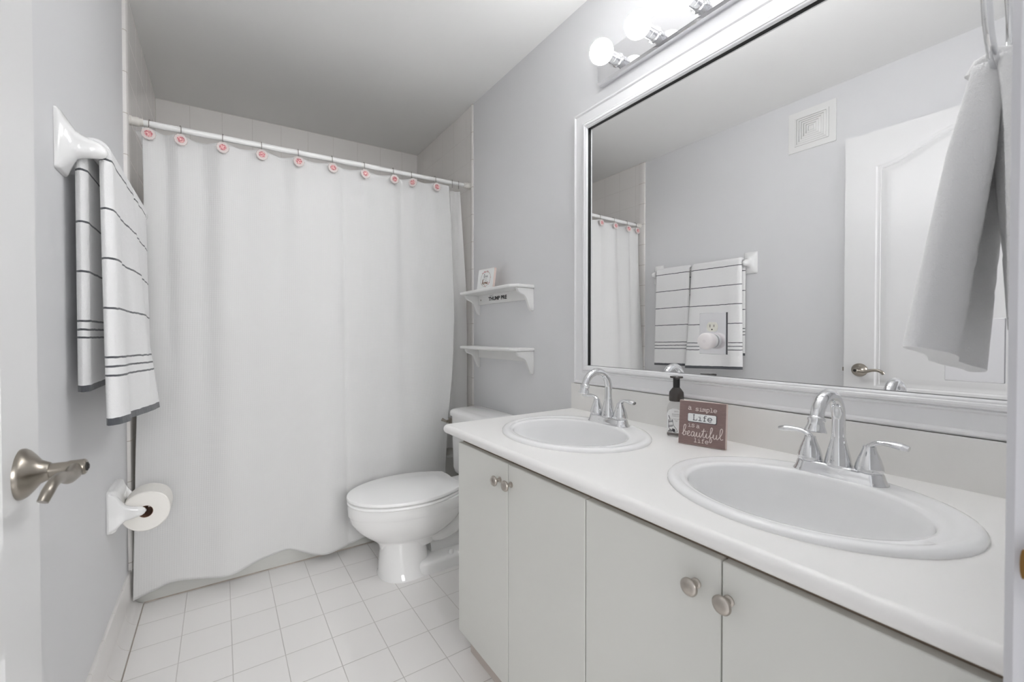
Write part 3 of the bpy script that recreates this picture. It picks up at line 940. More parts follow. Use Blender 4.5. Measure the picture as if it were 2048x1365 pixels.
# foot behind the pedestal
rr_ = []
for z, ex in ((0.0, 0.0), (0.040, 0.0), (0.050, -0.004), (0.058, -0.014)):
    rr_.append([(1.21 + a, TC + b, z) for a, b in rrect(0.34 + 2 * ex, 0.222 + 2 * ex, 0.05, 6)])
loft(bm, rr_)
# trapway bulging out on both sides
p = catmull([(1.08, TC, 0.20), (1.16, TC, 0.155), (1.24, TC, 0.165), (1.30, TC, 0.215), (1.36, TC, 0.27), (1.42, TC, 0.29)], 6)
tube(bm, p, [0.050, 0.056, 0.056, 0.050, 0.045], 20, flat=(1.45, 1.0))
p = catmull([(1.38, TC, 0.24), (1.38, TC, 0.14), (1.33, TC, 0.09), (1.22, TC, 0.075), (1.14, TC, 0.07)], 6)
tube(bm, p, [0.045, 0.045, 0.042, 0.038, 0.03], 20, flat=(1.5, 1.0))
obj('pedestal', bm, M['porc'], tl_, smooth=50)
for s_ in (-1, 1):
    bm = BM(); lathe(bm, [(0.013, 0), (0.013, 0.008), (0.010, 0.016), (0.004, 0.020), (0, 0.0205)], (1.215, TC + s_ * 0.088, 0.056), n=20, cap1=False)
    obj('bolt_cap', bm, M['porc'], tl_)
def seat_outline(xf, xb, w, z, n=60):
    out = []
    xm = xf + (xb - xf) * 0.56
    # front half ellipse-like then straight taper to a square back
    m = n // 2
    pts = []
    for i in range(m + 1):
        a = PI / 2 + PI * i / m
        pts.append((xm + (xm - xf) * math.cos(a), w * math.sin(a)))
    bw = w * 0.60
    tail = []
    for t in (0.15, 0.35, 0.55, 0.75, 0.9):
        x = xm + (xb - xm) * t
        y = bw + (w - bw) * (1 - t ** 1.9)
        tail.append((x, y))
    tail.append((xb - 0.006, bw + 0.002)); tail.append((xb, bw - 0.006))
    lo_ = [(x, -y) for x, y in tail]
    up_ = [(x, y) for x, y in tail][::-1]
    return [(a, TC + b, z) for a, b in pts + lo_ + up_]
def slab(z0, z1, xf, xb, w, r):
    bm = BM()
    loft(bm, [seat_outline(xf + r, xb - r * 0.3, w - r, z0), seat_outline(xf, xb, w, z0 + r), seat_outline(xf, xb, w, z1 - r), seat_outline(xf + r * 0.4, xb - r * 0.2, w - r * 0.4, z1 - r * 0.3), seat_outline(xf + r * 1.3, xb - r * 0.5, w - r * 1.3, z1)])
    return bm
bm = slab(0.346, 0.3595, 0.762, 1.262, 0.189, 0.004)
obj('seat', bm, M['seat'], tl_, smooth=40)
bm = slab(0.3635, 0.380, 0.760, 1.268, 0.190, 0.005)
obj('lid', bm, M['seat'], tl_, smooth=40)
for s_ in (-1, 1):
    bm = BM(); tube(bm, [(1.278, TC + s_ * 0.085 - 0.022, 0.357), (1.278, TC + s_ * 0.085 + 0.022, 0.357)], 0.013, 16)
    obj('hinge', bm, M['seat'], tl_)
TKY0, TKY1 = 1.688, 2.082
tcx, tcy = 1.457, (TKY0 + TKY1) / 2
def rect_ring(z, hx, hy, r, cx=tcx): return [(cx + a, tcy + b, z) for a, b in rrect(2 * hx, 2 * hy, r, 7)]
bm = BM()
loft(bm, [rect_ring(0.335, 0.078, 0.165, 0.04), rect_ring(0.345, 0.088, 0.176, 0.045), rect_ring(0.37, 0.094, 0.183, 0.045), rect_ring(0.645, 0.099, 0.190, 0.045)])
obj('tank', bm, M['porc'], tl_, smooth=50)
bm = BM()
loft(bm, [rect_ring(0.6455, 0.099, 0.190, 0.045), rect_ring(0.648, 0.106, 0.197, 0.045), rect_ring(0.664, 0.107, 0.199, 0.045), rect_ring(0.674, 0.103, 0.195, 0.043), rect_ring(0.681, 0.093, 0.185, 0.04), rect_ring(0.685, 0.070, 0.165, 0.035)])
obj('tank_lid', bm, M['porc'], tl_, smooth=50)
bm = BM()
box(bm, tcx - 0.1075, tcx - 0.099, 2.040, 2.066, 0.600, 0.632)
lathe(bm, [(0.008, 0.0), (0.008, 0.018)], (tcx - 0.105, 2.053, 0.616), (-1, 0, 0), 16)
tube(bm, catmull([(tcx - 0.122, 2.046, 0.616), (tcx - 0.127, 2.056, 0.617), (tcx - 0.132, 2.066, 0.620), (tcx - 0.140, 2.076, 0.624)], 5), [0.009, 0.008, 0.0085, 0.011], 14, flat=(1, 0.8))
obj('flush_lever', bm, M['antique'], tl_, smooth=40)

# ================================================================== WALL SHELVES
SY0, SY1 = 1.598, 2.150
def shelf(zt, label):
    t = thing('wall_shelf', label, 'shelf', (W, (SY0 + SY1) / 2, zt), 'white shelves above the toilet')
    xf = W - 0.128
    bm = BM()
    prism(bm, [(W, SY0), (W, SY1), (xf + 0.03, SY1), (xf, SY1 - 0.035), (xf, SY0 + 0.035), (xf + 0.03, SY0)], lambda a, b, d: (a, b, d), zt - 0.016, zt)
    obj('board', bm, M['shelfw'], t, bevel=0.005, smooth=50)
    zb_ = zt - 0.0162
    br = [(0, 0), (0.100, 0), (0.100, -0.006), (0.092, -0.020), (0.078, -0.028), (0.062, -0.033), (0.050, -0.042), (0.042, -0.056), (0.034, -0.076), (0.024, -0.098), (0.016, -0.108), (0.006, -0.111), (0, -0.106)]
    for yb in (SY0 + 0.006, SY1 - 0.050):
        bm = BM(); prism(bm, br, lambda a, b, d: (W - a, d, zb_ + b), yb, yb + 0.016)
        obj('bracket', bm, M['shelfw'], t, bevel=0.003, smooth=50)
    bm = BM(); box(bm, W - 0.016, W, SY0 + 0.022, SY1 - 0.050, zb_ - 0.052, zb_)
    rail = obj('back_rail', bm, M['shelfw'], t, bevel=0.0015, smooth=0)
    return t, rail, zb_
t1, rail, zb_ = shelf(1.3245, 'white bracket shelf holding the small love sign, the upper of two')
def railfn(a, b, d): return (W - 0.0160 - d, 1.900 - a, 1.2815 + b)
bm = text_bm('THUMP PRE', 0.0270, railfn, bold=0.0012)
for v in bm.verts: v.co.y = 1.900 + (v.co.y - 1.900) * 1.25
obj('printing', bm, M['shelfr'], rail, smooth=0)
bm = text_bm('QUALITY', 0.0100, lambda a, b, d: (W - 0.0160 - d, 1.958 - a, 1.2995 + b))
obj('printing', bm, M['greyink'], rail, smooth=0)
for yy, zz in ((1.642, 1.281), (2.070, 1.281)):
    bm = BM(); lathe(bm, [(0.0045, -0.001), (0.0045, 0.0012), (0.002, 0.002)], (W - 0.016, yy, zz), (-1, 0, 0), 14)
    obj('screw', bm, M['antique'], rail)
shelf(1.0215, 'empty white bracket shelf above the toilet tank, the lower of two')

# small sign on the upper shelf
def flat_fn(o, u, v, nrm):
    o, u, v, nrm = Vector(o), Vector(u).normalized(), Vector(v).normalized(), Vector(nrm).normalized()
    return lambda a, b, d: tuple(o + u * a + v * b + nrm * d)
LET = {   # joined script letters: (strokes, advance)
    'l': ([[(0, .1), (.25, .45), (.38, .95), (.28, 1.12), (.17, .9), (.16, .3), (.26, .02), (.45, .1)]], .42),
    'o': ([[(.02, .12), (.1, .3), (.26, .48), (.1, .38), (.06, .15), (.2, 0), (.36, .1), (.38, .32), (.27, .48), (.34, .4), (.55, .44)]], .5),
    'v': ([[(0, .42), (.1, .46), (.16, .2), (.22, 0), (.34, .2), (.38, .46), (.5, .42)]], .48),
    'e': ([[(0, .1), (.2, .25), (.3, .4), (.22, .5), (.1, .35), (.1, .1), (.24, 0), (.42, .12)]], .4),
    'h': ([[(0, .1), (.22, .5), (.34, 1.0), (.24, 1.1), (.15, .8), (.12, 0)], [(.12, .1), (.22, .38), (.36, .46), (.38, .2), (.42, 0), (.56, .1)]], .54),
    'm': ([[(0, .4), (.1, .46), (.1, 0)], [(.1, .15), (.2, .42), (.3, .42), (.3, 0)], [(.3, .15), (.42, .44), (.52, .4), (.52, .05), (.66, .1)]], .64),
    'b': ([[(0, .1), (.24, .5), (.36, .98), (.26, 1.12), (.16, .85), (.12, .1), (.2, 0), (.36, .12), (.36, .36), (.22, .46), (.16, .3)], [(.34, .36), (.5, .38)]], .46),
    'a': ([[(.34, .42), (.18, .48), (.05, .25), (.12, 0), (.28, .1), (.36, .45), (.34, .1), (.4, 0), (.52, .1)]], .5),
    'u': ([[(0, .12), (.1, .46), (.08, .12), (.18, 0), (.32, .14), (.38, .46), (.36, .1), (.44, 0), (.54, .1)]], .52),
    't': ([[(0, .1), (.2, .6), (.24, .9), (.18, .4), (.18, .08), (.28, 0), (.42, .12)], [(.02, .62), (.42, .70)]], .38),
    'i': ([[(0, .1), (.12, .46), (.1, .08), (.2, 0), (.32, .1)], [(.15, .68), (.17, .71)]], .3),
    'f': ([[(0, .1), (.2, .45), (.36, .95), (.26, 1.1), (.18, .8), (.14, -.2), (.2, -.42), (.32, -.2), (.2, .1), (.4, .14)]], .38),
}
def script(bm, word, fn, size, x0, y0, r):
    x = x0
    for ch in word:
        L_, adv = LET[ch]
        strokes(bm, [[(x + a * size, y0 + b * size) for a, b in s_] for s_ in L_], fn, r)
        x += adv * size
    return x
ssd = thing('small_sign', 'small white love sign leaning on the upper wall shelf', 'sign', (1.500, 1.905, 1.3245))
ub = Vector((0.0, -1, 0)); ub.rotate(Matrix.Rotation(math.radians(8), 3, 'Z'))
vb = Vector((0.13, 0.0, 1.0)).normalized()
nb = ub.cross(vb).normalized()
if nb.x > 0: nb = -nb
SW, SH, ST = 0.130, 0.112, 0.014
sc = Vector((1.4890, 1.915, 1.3250))
f_ = flat_fn(sc, ub, vb, nb)
bm = BM(); prism(bm, [(-SW / 2, 0.001), (SW / 2, 0.001), (SW / 2, SH), (-SW / 2, SH)], f_, -ST, 0)
obj('wood_block', bm, M['signedge'], ssd, bevel=0.0008)
bm = BM(); prism(bm, [(-SW / 2 + 0.001, 0.002), (SW / 2 - 0.001, 0.002), (SW / 2 - 0.001, SH - 0.001), (-SW / 2 + 0.001, SH - 0.001)], f_, 0, 0.0006)
fc = obj('printed_face', bm, M['signwhite'], ssd, smooth=0)
f2 = flat_fn(sc + nb * 0.0008 + vb * 0.057, ub, vb, nb)
bm = BM(); strokes(bm, [[(0.040 * math.cos(a / 24 * 2 * PI) * (1 + 0.03 * math.sin(a)), 0.040 * math.sin(a / 24 * 2 * PI)) for a in range(25)]], f2, 0.0007)
obj('wreath_ring', bm, M['brownink'], fc)
for k in range(24):
    a = random.choice([random.uniform(60, 150), random.uniform(60, 150), random.uniform(-50, 10), random.uniform(250, 290)])
    r = 0.040 + random.uniform(-0.004, 0.005)
    cx, cy = r * math.cos(math.radians(a)), r * math.sin(math.radians(a))
    rr0 = random.uniform(0.0012, 0.0030)
    bm = BM()
    prism(bm, [(cx + rr0 * (1 + 0.35 * math.cos(5 * q)) * math.cos(q), cy + rr0 * (1 + 0.35 * math.cos(5 * q)) * math.sin(q)) for q in [2 * PI * i / 20 for i in range(20)]], f2, 0, 0.0004)
    obj('flower', bm, M['pinkink'], fc, smooth=0)
bm = BM(); script(bm, 'love', f2, 0.019, -0.017, 0.008, 0.0008)
obj('lettering', bm, M['signdark'], fc)
bm = text_bm('makes our', 0.0085, lambda a, b, d: f2(a - 0.004, b + 0.001, d)); 
obj('lettering', bm, M['greyink'], fc, smooth=0)
bm = text_bm('house', 0.0085, lambda a, b, d: f2(a + 0.004, b - 0.008, d))
obj('lettering', bm, M['greyink'], fc, smooth=0)
bm = BM(); script(bm, 'home', f2, 0.023, -0.026, -0.028, 0.0017)
obj('lettering', bm, M['brownink'], fc)

# ================================================================== VANITY
CF, CT, CB = 0.952, 0.7752, 0.7455     # counter front, top, underside of the front roll
CY0, CY1 = 0.0535, 1.335
VX = 0.975                              # door faces
vy0, vy1 = 0.0535, 1.252
van = thing('vanity_cabinet', 'long off-white vanity cabinet with four slab doors', 'cabinet', (1.28, 0.66, 0))
bm = BM()
box(bm, 0.9985, W - 0.002, vy1 - 0.016, vy1, 0.0905, 0.7450); box(bm, 0.9985, W - 0.002, vy0, vy0 + 0.016, 0.0905, 0.7450)
box(bm, 0.9985, W - 0.002, vy0 + 0.016, vy1 - 0.016, 0.0905, 0.106); box(bm, W - 0.012, W - 0.002, vy0 + 0.016, vy1 - 0.016, 0.106, 0.60)
obj('carcass', bm, M['cab'], van, smooth=0)
bm = BM()
box(bm, 1.020, 1.034, vy0, vy1 - 0.004, 0.0, 0.0905); box(bm, 1.034, W - 0.002, vy1 - 0.018, vy1 - 0.004, 0.0, 0.0905)
obj('toe_kick', bm, M['kick'], van, smooth=0)
bm = BM(); box(bm, 0.9945, 0.9985, vy0 + 0.002, vy1 - 0.002, 0.0905, 0.7450)
obj('face_frame', bm, M['cab_in'], van, smooth=0)
dys = [0.072, 0.3665, 0.6645, 0.960, 1.2505]
knob_at = {0: 0.3545, 1: 0.4085, 2: 0.945, 3: 1.000}
knob_z = {0: 0.670, 1: 0.671, 2: 0.675, 3: 0.673}
for k in range(4):
    y0, y1 = dys[k] + 0.0012, dys[k + 1] - 0.0012
    bm = BM(); v = box(bm, VX, VX + 0.0190, y0, y1, 0.094, 0.7275)
    d = obj('door', bm, M['cab'], van, bevel=0.0022, smooth=40)
    # front face shallow bevel around the edges, as on the routed slab
    bm = BM()
    ky, kz = knob_at[k], knob_z[k]
    lathe(bm, [(0.0085, 0.0), (0.0085, 0.002), (0.0055, 0.004), (0.0045, 0.010), (0.0055, 0.014), (0.0125, 0.017), (0.0148, 0.020), (0.0148, 0.0225), (0.0125, 0.0255), (0.007, 0.0275), (0.0, 0.0282)], (VX, ky, kz), (-1, 0, 0), 32, True, False)
    obj('knob', bm, M['nickel'], d, smooth=40)

ctop = thing('countertop', 'white laminate vanity countertop with backsplash below the mirror', 'countertop', (1.26, 0.69, CB))
SINKS = [(1.247, 0.988), (1.247, 0.368)]
SA, SB = 0.218, 0.241     # outer half axes (x, y)
bm = BM()
# deck with oval cut-outs: build as a grid of quads around each oval
def deck(bm, z, flip=False):
    ymid = 0.678
    parts = [((CF + 0.016, W - 0.003, CY0, ymid), SINKS[1]), ((CF + 0.016, W - 0.003, ymid, CY1 - 0.016), SINKS[0])]
    for (x0, x1, y0, y1), (cx, cy) in parts:
        n = 64
        inner = []; outer = []
        for i in range(n):
            a = 2 * PI * i / n
            inner.append((cx + (SA - 0.02) * math.cos(a), cy + (SB - 0.02) * math.sin(a), z))
            dx, dy = math.cos(a), math.sin(a)
            tx = (x1 - cx) / dx if dx > 1e-9 else ((x0 - cx) / dx if dx < -1e-9 else 1e9)
            ty = (y1 - cy) / dy if dy > 1e-9 else ((y0 - cy) / dy if dy < -1e-9 else 1e9)
            t = min(tx, ty)
            outer.append((cx + dx * t, cy + dy * t, z))
        corners = [(x1, y1), (x0, y1), (x0, y0), (x1, y0)]
        vi = [bm.verts.new(p) for p in inner]; vo = [bm.verts.new(p) for p in outer]
        for i in range(n):
            j = (i + 1) % n
            a0 = math.atan2(outer[i][1] - cy, outer[i][0] - cx); a1 = math.atan2(outer[j][1] - cy, outer[j][0] - cx)
            cc = None
            for X, Y in corners:
                ac = math.atan2(Y - cy, X - cx)
                lo, hi = a0, a1
                if hi < lo: hi += 2 * PI
                q = ac
                while q < lo: q += 2 * PI
                if lo < q < hi and (abs(outer[i][0] - outer[j][0]) > 1e-6 and abs(outer[i][1] - outer[j][1]) > 1e-6): cc = (X, Y)
            if cc: bm.faces.new((vi[i], vi[j], vo[j], bm.verts.new((cc[0], cc[1], z)), vo[i]))
            else: bm.faces.new((vi[i], vi[j], vo[j], vo[i]))
deck(bm, CT)
# rolled edge swept along left end and front (quarter/half round section)
def edge_prof():
    pts = []
    r = 0.0148
    for k in range(13):
        a = PI / 2 + PI * k / 12
        pts.append((-(math.cos(a)) * -1 * -r, math.sin(a) * r))
    return pts
r = (CT - CB) / 2
prof = [(math.sin(PI * k / 12) * 0.016, CT - r + math.cos(PI * k / 12) * r) for k in range(13)]   # outward, z
xF, yE = CF + 0.016, CY1 - 0.016
path = [(W - 0.003, yE, 0, 1)] 
stations = [((W - 0.003, yE), (0, 1)), ((xF + 0.010, yE), (0, 1))]
for k in range(1, 8):
    a = PI / 2 + (PI / 2) * k / 8
    stations.append(((xF + 0.010 + 0.010 * math.cos(a), yE - 0.010 + 0.010 * math.sin(a)), (math.cos(a), math.sin(a))))
stations += [((xF, yE - 0.010), (-1, 0)), ((xF, CY0), (-1, 0))]
rings = []
for (px, py), (nx, ny) in stations:
    rings.append([(px + nx * o_, py + ny * o_, z) for o_, z in prof] + [(px - nx * 0.012, py - ny * 0.012, CB), (px - nx * 0.012, py - ny * 0.012, CT - 0.0002)])
loft(bm, rings)
# underside build-up slab
box(bm, xF + 0.012, xF + 0.030, CY0, yE - 0.012, CB + 0.0005, CB + 0.004)
co = obj('deck', bm, M['counter'], ctop, smooth=40)
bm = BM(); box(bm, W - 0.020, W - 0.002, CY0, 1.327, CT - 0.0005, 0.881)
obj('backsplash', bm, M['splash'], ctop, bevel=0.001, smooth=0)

def sink(cx, cy, label):
    t = thing('sink', label, 'sink', (cx, cy, CT), 'oval drop-in sinks in the vanity top')
    bm = BM(); n = 72
    bx, by = -0.022, 0.0      # bowl offset towards the front
    A, Bh = 0.163, 0.190
    def ov(a, b, z, ox=0.0, q=2.0):
        out = []
        for i in range(n):
            t_ = 2 * PI * i / n; c, s_ = math.cos(t_), math.sin(t_)
            out.append((cx + ox + a * math.copysign(abs(c) ** (2 / q), c), cy + b * math.copysign(abs(s_) ** (2 / q), s_), CT + z))
        return out
    rings = [ov(SA - 0.004, SB - 0.004, -0.012), ov(SA, SB, 0.001), ov(SA, SB, 0.005), ov(SA - 0.003, SB - 0.003, 0.009), ov(SA - 0.010, SB - 0.010, 0.0112), ov(SA - 0.020, SB - 0.018, 0.0110), ov(SA - 0.026, SB - 0.024, 0.0088),
             ov(A + 0.018, Bh + 0.020, 0.0086, bx * 0.8), ov(A + 0.008, Bh + 0.009, 0.0100, bx), ov(A + 0.002, Bh + 0.002, 0.0088, bx), ov(A - 0.001, Bh - 0.001, 0.003, bx), ov(A - 0.003, Bh - 0.003, -0.02, bx), ov(A - 0.009, Bh - 0.010, -0.07, bx), ov(A - 0.022, Bh - 0.025, -0.12, bx), ov(A - 0.048, Bh - 0.055, -0.152, bx), ov(A - 0.09, Bh - 0.10, -0.168, bx), ov(0.022, 0.022, -0.174, bx)]
    loft(bm, rings, False, True)
    obj('basin', bm, M['sinkp'], t, smooth=60)
    bm = BM(); lathe(bm, [(0.022, 0), (0.022, 0.003), (0.017, 0.004), (0.015, 0.001), (0.013, 0.006), (0, 0.007)], (cx + bx, cy, CT - 0.1745), n=24, cap1=False)
    obj('drain', bm, M['chrome'], t)
    return t
sink(*SINKS[0], 'oval white sink in the counter, nearer the toilet')
sink(*SINKS[1], 'oval white sink in the counter, nearer the doorway')

def faucet(cx, cy, label):
    z0 = CT + 0.0088
    t = thing('faucet', label, 'faucet', (cx, cy, z0), 'chrome two-handle faucets')
    bm = BM()
    def cap(l, w, z, n=10):
        pts = []
        for s_, a0 in ((1, 0), (-1, 180)):
            for k in range(n + 1):
                a = math.radians(a0 + 180 * k / n)
                pts.append((cx + w * math.cos(a), cy + s_ * (l - w) + w * math.sin(a), z0 + z))
        return pts
    loft(bm, [cap(0.083, 0.0275, 0.0), cap(0.083, 0.0275, 0.002), cap(0.0805, 0.0255, 0.0045), cap(0.0775, 0.0235, 0.012), cap(0.0750, 0.0215, 0.020), cap(0.0725, 0.0195, 0.0235), cap(0.068, 0.016, 0.025)])
    obj('base', bm, M['chrome'], t, smooth=45)
    bm = BM()
    lathe(bm, [(0.024, 0.023), (0.0238, 0.028), (0.0215, 0.042), (0.0175, 0.060), (0.0140, 0.076), (0.0125, 0.084)], (cx, cy, z0), n=30)
    R_ = 0.056
    pts = [(cx, cy, z0 + 0.082), (cx, cy, z0 + 0.104)]
    zc = z0 + 0.122; 
    for k in range(19):
        a = math.radians(0 + k * 158 / 18)
        pts.append((cx - R_ + R_ * math.cos(a), cy, zc + R_ * 1.0 * math.sin(a)))
    pts.append((pts[-1][0] - 0.0030, cy, pts[-1][2] - 0.012))
    tube(bm, pts, [0.0122] * 10 + [0.0118, 0.0115], 22, up=(0, 1, 0))
    e = Vector(pts[-1]); dr = (Vector(pts[-1]) - Vector(pts[-2])).normalized()
    lathe(bm, [(0.0118, -0.004), (0.0150, 0.0), (0.0150, 0.004), (0.0135, 0.006), (0.0145, 0.014), (0.0185, 0.024), (0.0188, 0.027), (0.015, 0.0275)], e - dr * 0.004, dr, 26)
    obj('spout', bm, M['chrome'], t, smooth=45)
    for s_ in (-1, 1):
        hy = cy + s_ * 0.0515
        bm = BM()
        lathe(bm, [(0.0225, 0.024), (0.0235, 0.028), (0.0225, 0.036), (0.0185, 0.050), (0.0140, 0.062), (0.0112, 0.070), (0.0105, 0.075)], (cx, hy, z0), n=28)
        h = obj('handle', bm, M['chrome'], t, smooth=45)
        bm = BM()
        p = catmull([(cx, hy - s_ * 0.003, z0 + 0.066), (cx - 0.0005, hy + s_ * 0.002, z0 + 0.077), (cx - 0.001, hy + s_ * 0.014, z0 + 0.0845), (cx - 0.002, hy + s_ * 0.030, z0 + 0.0860), (cx - 0.004, hy + s_ * 0.046, z0 + 0.0850), (cx - 0.005, hy + s_ * 0.060, z0 + 0.0825)], 6)
        tube(bm, p, [0.0095, 0.0085, 0.0068, 0.0066, 0.0085, 0.0096, 0.007], 18, flat=(1.1, 0.72))
        obj('lever', bm, M['chrome'], h, smooth=45)
    return t
faucet(1.4195, 0.999, 'chrome two-handle faucet behind the sink nearer the toilet')
faucet(1.4195, 0.3615, 'chrome two-handle faucet behind the sink nearer the doorway')

# ================================================================== MIRROR
MY0, MY1, MZ0, MZ1 = 0.0535, 1.3165, 0.8822, 1.9965
FW = 0.078
mir = thing('wall_mirror', 'large wall mirror in a moulded white frame above the vanity', 'mirror', (W, 0.685, MZ0))
def mitre(bm, prof, y0, y1, z0, z1):
    """prof: (inset from outer edge, projection from wall), swept around the rectangle with mitred corners"""
    rings = []
    for cy_, cz_, sy, sz in ((y1, z1, -1, -1), (y0, z1, 1, -1), (y0, z0, 1, 1), (y1, z0, -1, 1), (y1, z1, -1, -1)):
        rings.append([(W - h, cy_ + sy * d, cz_ + sz * d) for d, h in prof])
    loft(bm, rings, False, False)
    bmesh.ops.remove_doubles(bm, verts=bm.verts, dist=1e-6)
prof = [(0.0, 0.001), (0.0, 0.012), (0.0015, 0.0165), (0.005, 0.0195), (0.009, 0.0195), (0.0125, 0.0165), (0.0140, 0.0150), (0.0150, 0.0150), (0.0480, 0.0150), (0.0490, 0.0165), (0.0520, 0.0190), (0.0548, 0.0190), (0.0560, 0.0165), (0.0572, 0.0165), (0.0590, 0.0230), (0.0640, 0.0255), (0.0690, 0.0245), (0.0705, 0.0225), (0.0730, 0.0225), (0.0760, 0.0205), (0.0780, 0.0165), (0.0780, 0.0125), (0.0772, 0.0125), (0.0772, 0.001)]
bm = BM(); mitre(bm, prof, MY0, MY1, MZ0, MZ1)
obj('frame', bm, M['frame'], mir, smooth=35)
bm = BM(); mitre(bm, [(0.0773, 0.0042), (0.0773, 0.0120), (0.0779, 0.0120), (0.0779, 0.0042)], MY0, MY1, MZ0, MZ1)
obj('inner_lip', bm, M['lip'], mir, smooth=0)
bm = BM(); box(bm, W - 0.004, W - 0.001, MY0 + 0.07, MY1 - 0.07, MZ0 + 0.07, MZ1 - 0.07)
obj('glass', bm, M['mirror'], mir, smooth=0)

# outlet set through the mirror
OY, OZ = 0.724, 1.0895
outl = thing('outlet', 'mirror-finish outlet cover on the mirror behind the sink counter', 'outlet', (W - 0.004, OY, OZ))
def ofn(a, b, d): return (W - 0.0041 - d, OY + a, OZ + b)
bm = BM(); prism(bm, [(-0.041, -0.063), (0.041, -0.063), (0.041, 0.063), (-0.041, 0.063)], ofn, 0.0, 0.0045)
obj('cover_plate', bm, M['plmirror'], outl, bevel=0.0012, smooth=30)
bm = BM(); box(bm, W - 0.0056, W - 0.0041, OY - 0.0432, OY - 0.0411, OZ - 0.063, OZ + 0.063)  # dark strip painted in for the plate's reflection in the mirror
obj('plate_reflection', bm, M['plreflect'], outl, smooth=0)
def recept(zc):
    bm = BM(); pts = []
    for k in range(40):
        a = 2 * PI * k / 40
        x, y = 0.0172 * math.cos(a), 0.0172 * math.sin(a)
        pts.append((x, max(-0.0142, min(0.0142, y))))
    prism(bm, pts, lambda a, b, d: ofn(a, zc - OZ + b, d), 0.0040, 0.0065)
    rc = obj('receptacle', bm, M['ivory'], outl, bevel=0.0006, smooth=30)
    bm = BM()
    for dy, hh in ((0.0062, 0.0042), (-0.0062, 0.0034)): box(bm, W - 0.0108, W - 0.0100, OY + dy - 0.0009, OY + dy + 0.0009, zc + 0.003 - hh, zc + 0.003 + hh)
    lathe(bm, [(0.0022, 0), (0.0022, 0.0008)], (W - 0.0100, OY, zc - 0.008), (-1, 0, 0), 14)
    obj('slots', bm, M['dark'], rc, smooth=0)
recept(1.1095); recept(1.0665)
nl = thing('night_light', 'round white night light plugged into the lower outlet socket', 'night light', (W - 0.011, OY, 1.064))
NC = (W - 0.0116, OY + 0.001, 1.0665)
bm = BM(); lathe(bm, [(0.0215, 0.0), (0.0225, 0.002), (0.0225, 0.010), (0.0205, 0.012)], NC, (-1, 0, 0), 44)
obj('plug_base', bm, M['plastic'], nl, smooth=40)
bm = BM(); lathe(bm, [(0.0220, 0.0120), (0.0245, 0.0145), (0.0250, 0.020), (0.0250, 0.031), (0.0240, 0.035), (0.0215, 0.0375), (0.0140, 0.0385), (0.0, 0.0387)], NC, (-1, 0, 0), 48, True, False)
obj('lamp_disc', bm, M['nlight'], nl, smooth=40)
bm = BM(); lathe(bm, [(0.0036, 0.0384), (0.0036, 0.0392), (0.0025, 0.0392), (0.0025, 0.0386)], NC, (-1, 0, 0), 24)
obj('sensor', bm, M['nlring'], nl)

swp = thing('switch_plate', 'mirror-finish cover plate on the mirror beside the hanging hand towel', 'switch plate', (W - 0.004, 0.193, 1.055))
bm = BM(); prism(bm, [(-0.040, -0.063), (0.040, -0.063), (0.040, 0.063), (-0.040, 0.063)], lambda a, b, d: (W - 0.0041 - d, 0.193 + a, 1.055 + b), 0.0, 0.0045)
obj('cover_plate', bm, M['plmirror'], swp, bevel=0.0012, smooth=30)
bm = BM(); box(bm, W - 0.016, W - 0.0086, 0.189, 0.197, 1.048, 1.062)
obj('toggle', bm, M['ivory'], swp, bevel=0.001)

# ================================================================== LIGHT FIXTURE
LY0, LY1, LZ0, LZ1 = 0.190, 1.172, 2.052, 2.168
lt = thing('vanity_light', 'polished strip light with round globe bulbs above the mirror', 'light fixture', (W, 0.68, 2.05))
bm = BM()
xs_ = W - 0.026
pr = [(W - 0.0005, LZ0), (xs_ + 0.004, LZ0), (xs_, LZ0 + 0.0045), (xs_ - 0.003, LZ0 + 0.008), (xs_ - 0.003, LZ1 - 0.008), (xs_, LZ1 - 0.0045), (xs_ + 0.004, LZ1), (W - 0.0005, LZ1)]
prism(bm, pr, lambda a, b, d: (a, d, b), LY0, LY1)
obj('back_plate', bm, M['plate'], lt, smooth=30)
LZ = 2.098
for k in range(6):
    by = 1.0735 - 0.1565 * k
    bm = BM()
    lathe(bm, [(0.0245, 0.0), (0.0245, 0.003), (0.0205, 0.005), (0.0195, 0.008), (0.0195, 0.026), (0.0203, 0.0265), (0.0203, 0.028), (0.0195, 0.0285), (0.0195, 0.048), (0.0180, 0.049)], (xs_ - 0.003, by, LZ), (-1, 0, 0), 32)
    so = obj('socket', bm, M['chrome'], lt, smooth=40)
    bm = BM()
    bmesh.ops.create_uvsphere(bm, u_segments=36, v_segments=20, radius=0.0415)
    bmesh.ops.translate(bm, verts=bm.verts, vec=(W - 0.026 - 0.003 - 0.048 - 0.037, by, LZ))
    bl = obj('light_bulb', bm, M['bulb'], lt, smooth=180)

